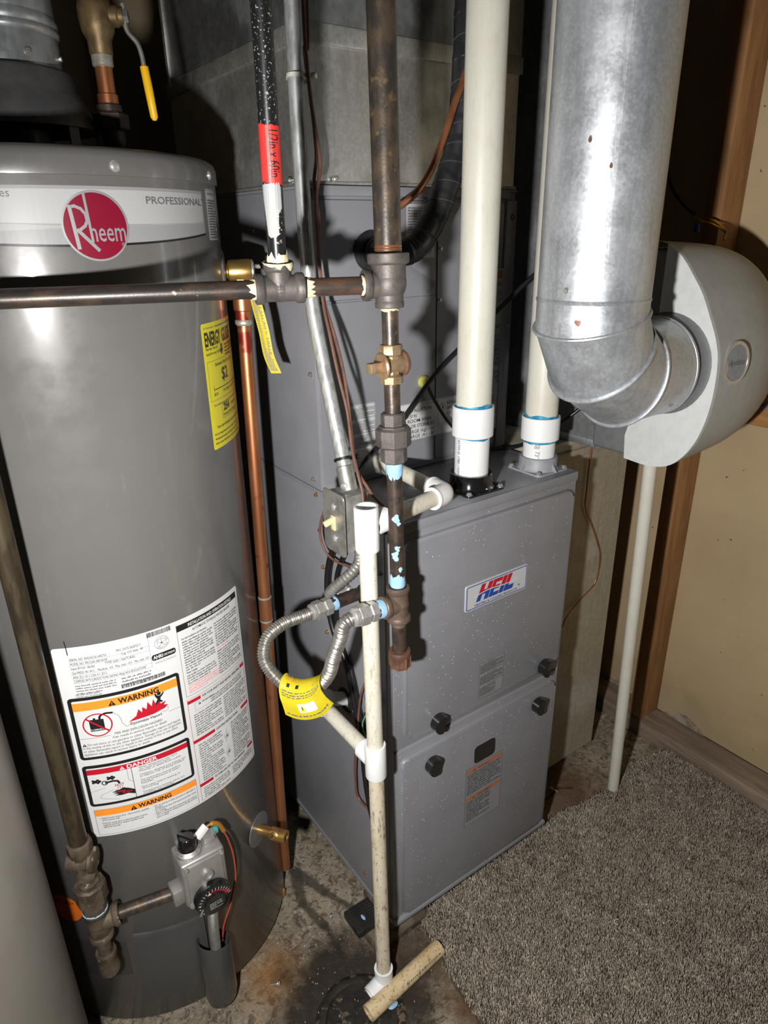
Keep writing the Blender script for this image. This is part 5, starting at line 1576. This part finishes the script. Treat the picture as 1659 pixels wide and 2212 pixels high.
for j, v in enumerate((.045, .25, .285, .32, .47, .50, .53, .56, .59)):
    u = .06
    while u < .93:
        w = rr.uniform(.03, .10); s_.rect('orange' if j in (4, 5) else 'ink_soft', u, v, min(u + w, .95), v + .014, 2); u += w + .025
for u in (.12, .28, .62):
    s_.rect('ink', u, .385, u + .05, .43, 2)
s_.emit(tg, 'tag_print')

# ================================================================== GAS DROP to the water heater
DX, DY = -.506, .116
drop = thing('heater_gas_drop', 'tarnished gas drop pipe with cock, union and drip leg beside the heater labels', 'pipe', (DX, DY, .19))
b = MB(); b.cyl((HE.x, HE.y, HE.z - .026), (DX, DY, .506), .0134, 24); b.build('pipe', 'pipe_bronze', drop)
b = MB(); b.lathe((DX, DY, .508), (0, 0, -1), [(.0136, -.006), (.0185, -.004), (.0190, .0), (.0185, .016), (.0150, .020), (.0132, .030), (.0150, .040), (.0125, .046), (.0150, .056), (.0165, .058), (.0165, .066), (.0130, .068)], 8, .2)
kd2 = V((.82, -.57, 0)).normalized(); b.lathe((DX, DY, .474), kd2, [(.0150, -.018), (.0155, .010), (.0195, .013), (.0195, .018), (.0150, .020), (0, .020)], 20)
b.lathe((DX, DY, .474), -kd2, [(.0150, .012), (.0175, .015), (.0175, .020), (0, .022)], 20)
b.build('gas_cock', 'bronze_fitting', drop)
b = MB(); b.cyl((DX, DY, .445), (DX, DY, .415), .0118, 20); b.build('pipe_nipple', 'bronze_fitting', drop)
b = MB(); b.cyl((DX, DY, .308), (DX, DY, .262), .0110, 20); b.build('pipe_nipple', 'bronze_fitting', drop)
b = MB(); b.hexa((DX, DY, .424), (DX, DY, .440 - .008), .0175, 8); b.hexa((DX, DY, .426), (DX, DY, .388), .0245, 8); b.hexa((DX, DY, .390), (DX, DY, .366), .0195, 8); b.build('union', 'bronze_fitting', drop)
smear(drop, 'pipe_dope_blue', (DX, DY, .369), (0, 0, -1), .0185, -.001, .003, 3.1, .3)
T3 = V((DX, DY, .338)); nd = V((.110, -.028, .012)).normalized()
b = MB(); b.ball(T3, .0175, 12); banded(b, T3, (0, 0, 1), .0170, .030, .0200, .009); banded(b, T3, (0, 0, -1), .0170, .034, .0195, .009); banded(b, T3, nd, .0165, .034, .0195, .009)
b.build('tee', 'bronze_fitting', drop)
b = MB(); b.cyl(T3 + nd * .030, V((-.394, .083, .350)), .0108, 20); b.build('side_nipple', 'pipe_old', drop)
b = MB(); b.lathe((DX, DY, .268), (0, 0, -1), [(.0112, 0), (.0165, .001), (.0170, .010), (.0155, .013), (.0160, .034), (.0172, .036), (.0165, .046), (0, .048)], 20); b.build('pipe_cap', 'bronze_fitting', drop)

# ================================================================== CONDENSATE DRAIN
def PV(z): return V((-.0665, -.058 + .017 * (z - .03) / .95, z))
pdir = (PV(.98) - PV(.03)).normalized()
dr = thing('condensate_drain', 'cream plastic condensate drain pipe with white tees standing in front of the furnace corner', 'pipe', (-.0665, -.058, 0))
b = MB(); b.cyl(PV(.95), PV(.572), .01335, 28); b.build('pipe', 'pvc_drain', dr)
b = MB(); b.cyl(PV(.535), PV(.040), .01335, 28); b.build('lower_pipe', 'pvc_drain_stained', dr)
def socket(q, o, axis, L, r=.0177, ri=.0136, lip=True):
    q.lathe(o, axis, [(r - .001, 0), (r, .003), (r + (.0006 if lip else 0), L - .001), (r - .0008, L), (ri, L), (ri, L - .018)], 28)
# top tee, open at the top
TT = PV(.974); tb = V((1, .20, .02)).normalized()
b = MB(); b.lathe(TT - pdir * .036, pdir, [(.0136, .0), (.0175, .0), (.0182, .002), (.0182, .066), (.0175, .0685), (.0146, .0685), (.0142, .050), (.0130, .048), (.0130, .034)], 32); socket(b, TT + tb * .010, tb, .030, .0178)
b.build('tee', 'pvc_tee', dr)
EL = V((.118, .004, .9685))
hb = (EL - TT).normalized()
b = MB(); b.cyl(TT + tb * .034, EL - hb * .02, .01335, 28); b.build('branch_pipe', 'pvc_drain', dr)
b = MB(); yb = V((.02, 1, .02)).normalized()
eb = crv([EL - hb * .030, EL - hb * .012, EL + (-hb + yb) * .0025, EL + yb * .012, EL + yb * .030], 5)
b.tube(eb, .0178, 28); b.lathe(EL - hb * .032, -hb, [(.0178, -.004), (.0190, -.001), (.0188, .002), (.0136, .002)], 28); b.lathe(EL + yb * .032, yb, [(.0178, -.004), (.0190, -.001), (.0188, .002), (.0136, .002)], 28); b.build('elbow', 'pvc_tee', dr)
ST = V((.124, .178, .9715))
b = MB(); b.cyl(EL + yb * .025, ST, .01335, 28); b.build('coil_pipe', 'pvc_drain', dr)
b = MB(); b.lathe(ST - V((0, .020, 0)), (0, 1, 0), [(.0136, 0), (.0175, .0), (.0182, .003), (.0178, .022), (.0155, .026), (.0150, .0412), (0, .0412)], 28); b.build('adapter', 'pvc_drain', dr)
# lower tee and branch to the furnace side
T4 = PV(.553); yb2 = V((.0, 1, .02)).normalized()
b = MB(); b.lathe(T4 - pdir * .032, pdir, [(.0136, .0), (.0175, .0), (.0181, .002), (.0181, .062), (.0175, .0645), (.0138, .0645), (.0136, .050)], 32); socket(b, T4 + yb2 * .008, yb2, .028, .0176)
b.build('tee', 'pvc_white', dr)
E4 = V((-.066, .142, .5555))
b = MB(); b.cyl(T4 + yb2 * .030, E4 - yb2 * .014, .01335, 28); b.build('branch_pipe', 'pvc_drain', dr)
b = MB(); up4 = V((.75, .12, -.30)).normalized()
b.tube(crv([E4 - yb2 * .024, E4 - yb2 * .010, E4 + (up4 - yb2) * .002, E4 + up4 * .012, E4 + up4 * .028], 5), .0176, 28); b.lathe(E4 - yb2 * .026, -yb2, [(.0176, -.004), (.0186, -.001), (.0184, .002), (.0136, .002)], 28)
b.build('elbow', 'pvc_white', dr)
b = MB(); b.tube([E4 + up4 * .02, V((.004, .150, .522))], .0134, 24); b.build('side_stub', 'pvc_white', dr)
# bottom elbow
EB = PV(.010); eb_d = V((-.97, -.12, -.22)).normalized()
b = MB(); b.tube(crv([EB + pdir * .036, EB + pdir * .016, EB + (pdir + eb_d) * .002, EB + eb_d * .014, EB + eb_d * .028], 5), .0176, 28, caps=False); b.lathe(EB + pdir * .034, pdir, [(.0176, -.002), (.0184, 0), (.0182, .002), (.0137, .002)], 28)
b.lathe(EB + eb_d * .026, eb_d, [(.0176, 0), (.0182, .003), (.0178, .010), (.0146, .010), (.0142, -.010), (0, -.012)], 28)
b.build('elbow', 'pvc_white', dr)

# ================================================================== SWITCH BOX, CONDUIT AND WIRES
sb = thing('switch_box', 'zinc electrical box with an ivory toggle switch on the furnace side', 'switch box', (-.03, .067, .893))
b = MB(); b.box(-.0545, -.0005, .042, .093, .894, .989, .003); b.build('box', 'zinc_box', sb)
b = MB(); b.prism(rrect(.036, .889, .0985, .993, .007), (-.0545, 0, 0), (0, 1, 0), (0, 0, 1), (-1, 0, 0), .0022, .0008, 1); pl_ = b.build('cover_plate', 'zinc_box', sb)
for z in (.968, .914):
    screw(pl_, (-.0568, .0672, z), (-1, 0, 0), SCREW_PAN)
b = MB(); b.box(-.0595, -.0565, .0615, .0730, .929, .953, .001); b.build('switch_collar', 'ivory', pl_)
b = MB(); b.box(-.009, .009, -.0035, .0035, -.0045, .0045, .0015, mat=Matrix.Translation((-.066, .0675, .9445)) @ Matrix.Rotation(math.radians(-18), 4, 'Y')); b.build('toggle', 'ivory', pl_)

cnd = thing('conduit', 'galvanised steel conduit bending down into the switch box', 'conduit', (-.028, .067, .989))
cp = [(-.020, .176, 2.2), (-.019, .176, 1.653), (-.020, .177, 1.546), (-.019, .177, 1.430), (-.018, .175, 1.330), (-.017, .169, 1.262), (-.018, .144, 1.180), (-.021, .108, 1.086), (-.026, .073, 1.010), (-.027, .068, .998)]
CC = crv(cp, 10)
b = MB(); b.tube(CC, .0115, 24); b.build('tube', 'conduit_zinc', cnd)
cdir = (V(cp[-3]) - V(cp[-1])).normalized()
b = MB(); b.cyl(V(cp[-1]) - cdir * .010, V(cp[-1]) + cdir * .030, .0138, 24, .001); b.build('connector', 'zinc', cnd)
screw(cnd, V(cp[-1]) + cdir * .004 + V((-.80, -.58, -.2)).normalized() * .0136, V((-.80, -.58, -.1)), SCREW_PAN)
def strap(name, mat, label, p, axis, r, rw, th, head):
    q = MB(); ax = V(axis).normalized()
    q.lathe(V(p) - ax * rw / 2, ax, [(r, 0), (r + th, 0), (r + th, rw), (r, rw), (r, 0)], 28)
    u, v, w = frame(ax)
    hd = V(head).normalized(); m_ = Matrix.Translation(V(p) + hd * (r + .003)) @ V((0, 0, 1)).rotation_difference(hd).to_matrix().to_4x4()
    q.box(-.003, .003, -.0035, .0035, -.002, .007, .001, mat=m_)
    return tag(q.build(name, mat), label, 'cable tie', 'cable ties')
strap('cable_tie', 'tie_nylon', 'white nylon cable tie high on the steel conduit', (-.0175, .1725, 1.5635), (.12, .05, 1), .0160, .0052, .0012, (.75, -.6, .1))
strap('cable_tie', 'cable_black', 'black cable tie round the conduit just above the switch box', (-.0215, .086, 1.035), cdir, .0150, .0045, .0012, (.7, -.6, .2))
W1 = [(-.004, .160, 2.2), (-.006, .159, 1.650), (-.013, .160, 1.598), (-.008, .159, 1.544), (-.004, .157, 1.471), (-.010, .158, 1.429), (-.005, .157, 1.386), (-.009, .157, 1.329), (-.008, .148, 1.270), (-.002, .130, 1.216), (-.002, .108, 1.161), (-.006, .090, 1.099), (-.013, .072, 1.052), (-.016, .058, 1.023), (-.013, .038, 1.002), (-.006, .028, .985), (.010, .010, .962)]
W2 = [(-.014, .155, 2.2), (-.015, .154, 1.649), (-.014, .154, 1.587), (-.011, .153, 1.533), (-.002, .151, 1.458), (-.010, .153, 1.411), (-.011, .152, 1.342), (-.012, .144, 1.270), (-.012, .129, 1.223), (-.011, .110, 1.163), (-.009, .091, 1.108), (-.016, .070, 1.054), (-.021, .049, 1.023), (-.022, .036, .996), (-.024, .030, .975), (-.024, .028, .945)]
for w_, lab in ((W1, 'brown thermostat wire running down the conduit towards the furnace top'), (W2, 'second brown thermostat wire twisted along the conduit down past the switch box')):
    b = MB(); b.tube(crv(w_, 6), .0026, 8); tag(b.build('thermostat_wire', 'brown_wire'), lab, 'wire', 'thermostat wires')
def cable(name, pts, r, mat, label, cat='cable', group=None, k=6, n=10):
    q = MB(); q.tube(crv(pts, k), r, n); return tag(q.build(name, mat), label, cat, group)
cable('power_cable', [(-.030, .060, .894), (-.016, .135, .862), (-.013, .170, .800), (-.012, .178, .729), (-.012, .162, .676), (-.012, .126, .632), (-.012, .104, .567), (-.012, .080, .475), (-.012, .066, .369), (-.009, .050, .293), (-.0075, .030, .250)], .0058, 'cable_black', 'thick black cable looping from the switch box down the furnace side', group='black cables on the furnace side')
cable('power_cable', [(-.028, .075, .894), (-.010, .118, .850), (-.0075, .150, .790), (-.0075, .158, .700), (-.0075, .140, .645), (-.0075, .112, .610), (-.0075, .090, .540), (-.0075, .066, .455), (-.0075, .052, .369), (-.006, .036, .293)], .0048, 'cable_black', 'thinner black cable behind the cream drain pipe on the furnace side', group='black cables on the furnace side')
cable('control_wire', [(-.003, .155, .940), (-.020, .160, .921), (-.024, .172, .882), (-.022, .165, .849), (-.018, .137, .835), (-.014, .074, .843), (-.008, .030, .850), (-.002, .018, .852)], .0022, 'brown_wire', 'brown control wire curving below the switch box', 'wire')
cable('control_wire', [(-.002, .052, .650), (-.010, .075, .590), (-.0135, .083, .538), (-.019, .080, .491), (-.019, .094, .422), (-.014, .103, .355), (-.010, .100, .315), (-.008, .056, .312), (-.002, .032, .308)], .0022, 'brown_wire', 'brown control wire hanging low on the furnace side under the drain branch', 'wire')
# flexible metal conduit
fm = thing('flexible_conduit', 'short spiral metal conduit on the furnace side below the switch box', 'conduit', (-.03, .08, .77))
fp = crv([(-.026, .040, .897), (-.030, .040, .872), (-.043, .056, .845), (-.054, .080, .818), (-.055, .096, .800), (-.044, .108, .788), (-.030, .116, .781)], 14)
b = MB(); b.tube(fp, [.0088 + .0011 * math.sin(i * 2 * PI / 3.1) for i in range(len(fp))], 16); b.build('spiral_tube', 'zinc', fm, angle=80)
b = MB(); fd = (V((0, .122, .774)) - V((-.030, .116, .781))).normalized(); b.cyl(V((-.040, .1135, .7835)), V((-.0005, .122, .774)), .0115, 18, .001); b.hexa(V((-.014, .119, .777)), V((-.004, .1212, .775)), .0165); b.build('connector', 'steel', fm)
# wire nuts and green loop
for p, lab, d in (((-.020, .040, .612), 'upper blue wire nut beside the drain pipe', (0, 0, 1)), ((-.018, .026, .598), 'lower blue wire nut half behind the drain pipe', (.1, -.1, 1))):
    q = MB(); q.lathe(p, d, [(.0062, -.012), (.0066, -.008), (.0060, .008), (.0045, .013), (0, .0135)], 10); tag(q.build('wire_nut', 'blue_plastic'), lab, 'wire nut', 'blue wire nuts')
cable('ground_wire', [(-.018, .028, .586), (-.024, .045, .560), (-.022, .058, .530), (-.018, .052, .506), (-.008, .045, .500), (-.001, .045, .503)], .0012, 'green_wire', 'thin green earth wire looped at the furnace side opening', 'wire')
cable('neutral_wire', [(-.020, .040, .600), (-.022, .036, .580), (-.014, .030, .560), (-.002, .048, .530)], .0014, 'white_plastic', 'thin white wire below the blue wire nuts', 'wire')

# ================================================================== REFRIGERANT LINES AND CABLES IN FRONT OF THE COIL
b = MB(); b.tube(crv([(.134, .196, 1.393), (.137, .160, 1.398), (.150, .126, 1.418), (.176, .121, 1.450), (.200, .12, 1.495), (.220, .12, 1.540), (.248, .122, 1.600), (.262, .130, 1.68), (.270, .14, 1.80), (.272, .145, 2.2)], 8), .0053, 14)
tag(b.build('liquid_line', 'copper_line'), 'bare copper refrigerant line curving up from the coil cabinet', 'pipe')
sl = crv([(.111, .188, 1.336), (.116, .160, 1.334), (.134, .137, 1.334), (.160, .130, 1.346), (.192, .130, 1.384), (.215, .130, 1.430), (.238, .130, 1.485), (.250, .132, 1.549), (.262, .140, 1.66), (.272, .150, 1.80), (.275, .155, 2.2)], 14)
suc = thing('suction_line', 'black foam wrapped refrigerant line entering the coil cabinet grommet', 'pipe', (.111, .188, 1.336))
b = MB(); b.tube(sl, [.0205 + .0014 * ((i * .15) % 1) for i in range(len(sl))], 22); b.build('foam_sleeve', 'black_foam', suc, angle=25)
hx = []; run = 0.0; u_, v_, w_ = frame(sl[1] - sl[0]); t_ = w_
for i in range(len(sl) - 1):
    d_ = (sl[i + 1] - sl[i]).normalized(); q_ = t_.rotation_difference(d_); u_ = q_ @ u_; v_ = q_ @ v_; t_ = d_
    seg_n = max(2, int((sl[i + 1] - sl[i]).length / .0022))
    for k in range(seg_n):
        p = sl[i].lerp(sl[i + 1], k / seg_n); a_ = run / .030 * 2 * PI
        if p.z < 1.75: hx.append(p + (u_ * math.cos(a_) + v_ * math.sin(a_)) * .0216)
        run += (sl[i + 1] - sl[i]).length / seg_n
b = MB(); b.tube(hx, .0006, 5); b.build('tape_edge', 'label_dark', suc)
cable('sensor_cable', [(.560, .06, 1.372), (.500, .10, 1.325), (.452, .140, 1.290), (.389, .165, 1.233), (.310, .172, 1.176), (.234, .174, 1.122), (.157, .174, 1.048), (.087, .174, .997), (.052, .165, .972), (.02, .15, .955), (.004, .13, .946)], .0045, 'cable_black', 'black cable running diagonally across the front of the coil cabinet')
cable('probe_cable', [(.225, .186, 1.107), (.235, .182, 1.082), (.264, .176, 1.036), (.298, .172, .998), (.33, .170, .970), (.35, .165, .946)], .0032, 'cable_black', 'thin black cable from the yellow plug on the coil cabinet')
cable('duct_cable', [(.566, .075, 1.060), (.545, .085, 1.030), (.525, .105, 1.005), (.500, .130, .978), (.468, .158, .950), (.427, .170, .946), (.40, .188, .946)], .0035, 'cable_black', 'black cable from the bypass duct to the coil cabinet behind the vent pipe')
cable('bell_wire', [(.637, .119, .940), (.636, .119, .820), (.640, .119, .774), (.676, .119, .712), (.708, .119, .650), (.715, .119, .612), (.705, .119, .560), (.665, .119, .537), (.631, .118, .517), (.600, .112, .503), (.560, .100, .480), (.4465, .085, .47)], .0017, 'copper_line', 'thin copper coloured wire hanging in front of the return duct', 'wire')
# humidifier wiring by the stud
hw = thing('humidifier_wiring', 'small black cable with orange and yellow leads above the humidifier', 'wire', (.93, .09, 1.36))
b = MB(); b.tube(crv([(.925, .26, 2.2), (.925, .235, 1.62), (.925, .222, 1.516), (.925, .200, 1.450), (.925, .161, 1.408), (.925, .130, 1.387)], 6), .0032, 8); b.build('black_sheath', 'cable_black', hw)
for dz, m_, sp in ((.002, 'orange_sleeve', .004), (-.003, 'yellow_grip', -.004)):
    b = MB(); b.tube(crv([(.925, .132, 1.388 + dz * .3), (.922, .110, 1.378 + dz), (.918, .082, 1.373 + dz + sp * .3), (.905, .045, 1.355 + dz), (.86, .02, 1.338)], 6), .0020, 8); b.build('lead', m_, hw)
b = MB(); b.lathe((.922, .120, 1.362), (0, .1, 1), [(.0060, -.009), (.0062, -.004), (.005, .008), (0, .010)], 10); b.build('wire_nut', 'blue_plastic', hw)

# ================================================================== SMALL THINGS ON THE FLOOR
# stone block and ribbed pad under the furnace corner
b = MB(); b.box(-.046, .088, -.004, .100, -.006, .0265, .008, 2); b.box(-.004, .086, .004, .110, .020, .0455, .006, 2)
for v in b.bm.verts:
    v.co += V((noise.noise(v.co * 40), noise.noise(v.co * 40 + V((5, 0, 0))), 0)) * .004
tag(b.build('stone_block', 'stone_block', angle=25), 'rough stone block under the front corner of the furnace', 'block')
pad = thing('ribbed_pad', 'black ribbed rubber pad sticking out from under the furnace corner', 'pad', (-.03, .055, .0265))
b = MB(); b.box(-.066, -.006, .030, .088, .0265, .0445, .002); b.build('body', 'pad_black', pad)
rib = MB(); rib.box(-.029, .029, -.0018, .0018, 0, .0032, .0008); RIB = rib.mesh('rib', 'pad_black')
for k in range(9):
    link('rib', RIB, pad, (-.036, .0335 + k * .0064, .0438))
b = MB(); b.lathe((-.040, .052, .0470), (.1, 0, 1), [(0, .0012), (.0025, .001), (.0038, 0)], 7, sx=2.0); b.build('sealant_drop', 'pipe_dope_blue', pad)
# floor drain
fd = thing('floor_drain', 'rusty round floor drain grate below the end of the drain pipe', 'drain', (-.13, -.078, -.02))
b = MB(); b.lathe((-.135, -.082, -.0135), (0, 0, 1), [(0, .0), (.066, .0), (.068, .004), (.076, .006), (.086, .003), (.094, -.006)], 48); 
for v in b.bm.verts:
    v.co.z += .0022 * noise.noise(v.co * 60)
b.build('grate', 'grate_iron', fd)
hole = MB(); hole.lathe((0, 0, 0), (0, 0, 1), [(0, .0022), (.0056, .0022), (.0060, .0015)], 12); HOLE = hole.mesh('drain_hole', 'black_rubber')
for ring, cnt in ((.026, 6), (.050, 12)):
    for k in range(cnt):
        a = 2 * PI * (k + .3) / cnt; link('drain_hole', HOLE, fd, (-.135 + ring * math.cos(a), -.082 + ring * math.sin(a), -.0134))
b = MB(); b.lathe((-.074, -.098, -.0060), (0, 0, 1), [(0, .003), (.006, .0028), (.011, 0)], 11, sx=.6); b.build('sealant_drop', 'pipe_dope_blue', fd)
# offcut of plastic pipe
A_, B_ = V((-.124, -.088, .004)), V((.062, -.074, .0155))
b = MB(); b.lathe(A_, B_ - A_, [(.0128, .004), (.0128, 0), (.0160, 0), (.0164, .002), (.0164, (B_ - A_).length - .003), (.0156, (B_ - A_).length), (.0130, (B_ - A_).length - .002), (.0130, .10)], 24)
st_ = tag(b.build('pipe_offcut', 'pvc_stick'), 'yellowed offcut of pipe lying across the floor drain', 'pipe')
du_ = (B_ - A_).normalized(); sd_ = V((du_.y, -du_.x, 0)); upv = V((0, 0, 1))
s_ = Sheet(lambda u, v, h: A_ + du_ * u + (sd_ * math.cos(.55 + v / .0164) + upv * math.sin(.55 + v / .0164)) * (.0166 + h))
rr = random.Random(4); u = .085
while u < .175:
    w = rr.uniform(.002, .006); s_.rect('ink_soft', u, -.0015, u + w, .0012, 2); u += w + .0022
s_.emit(st_, 'worn_print')
# screws and chips
sc = MB(); sc.lathe((0, 0, 0), (0, 0, 1), [(0, 0)] + [(.0016 + (.0007 if k % 2 else 0), .002 + k * .0012) for k in range(12)] + [(.0022, .017), (.0055, .0175), (.0055, .0185), (.0038, .019)], 12); sc.hexa((0, 0, .018), (0, 0, .0225), .0042); LS = sc.mesh('loose_screw', 'steel')
for p, r, lab in (((-.252, .070, .004), (0, 1.5, -.5), 'loose hex screw lying on the concrete near the water heater foot'), ((-.060, .118, .004), (0, 1.55, 2.9), 'loose screw on the concrete beside the ribbed pad'), ((.585, .070, .004), (0, 1.5, 1.9), 'loose screw on the stained concrete beside the stand pipe')):
    tag(link('loose_screw', LS, None, p, r), lab, 'screw', 'loose screws on the floor')
b = MB(); b.box(-.010, .010, -.008, .008, 0, .020, .002, mat=Matrix.Translation((-.142, .232, -.002)) @ Matrix.Rotation(.5, 4, 'Z')); tag(b.build('wood_chip', 'wood_chip'), 'small reddish wood chip beside the water heater foot', 'wood chip')
# crumbs
rng = random.Random(12); b = MB()
for k in range(220):
    x, y = rng.uniform(-.30, .06), rng.uniform(-.14, .30)
    if math.hypot(x - HC.x, y - HC.y) < HR + .01 or (x > -.02 and y > -.01): continue
    r = rng.uniform(.0004, .0014); b.box(-r, r, -r * .8, r * .8, -.001, r, 0, mat=Matrix.Translation((x, y, -.002)) @ Matrix.Rotation(rng.uniform(0, 3), 4, 'Z'))
cr_o = tag(b.build('floor_crumbs', 'plaster_torn', smooth=False), 'scattered crumbs of grit on the concrete floor', 'grit'); cr_o['kind'] = 'stuff'

# ================================================================== PALE TANK at the left edge
tk = thing('softener_tank', 'pale grey plastic tank cut off by the left edge of the picture', 'tank', (-.765, .09, 0))
b = MB(); b.lathe((-.765, .09, 0), (0, 0, 1), [(0, -.004), (.190, -.004), (.204, .010), (.207, .04), (.207, 1.02), (.200, 1.05), (.180, 1.068), (0, 1.075)], 96); b.build('body', 'tank_grey', tk, angle=50)
b = MB(); b.lathe((-.765, .09, 1.07), (0, 0, 1), [(.15, 0), (.155, .004), (.155, .03), (.14, .045), (0, .05)], 64); b.build('lid', 'tank_grey', tk)
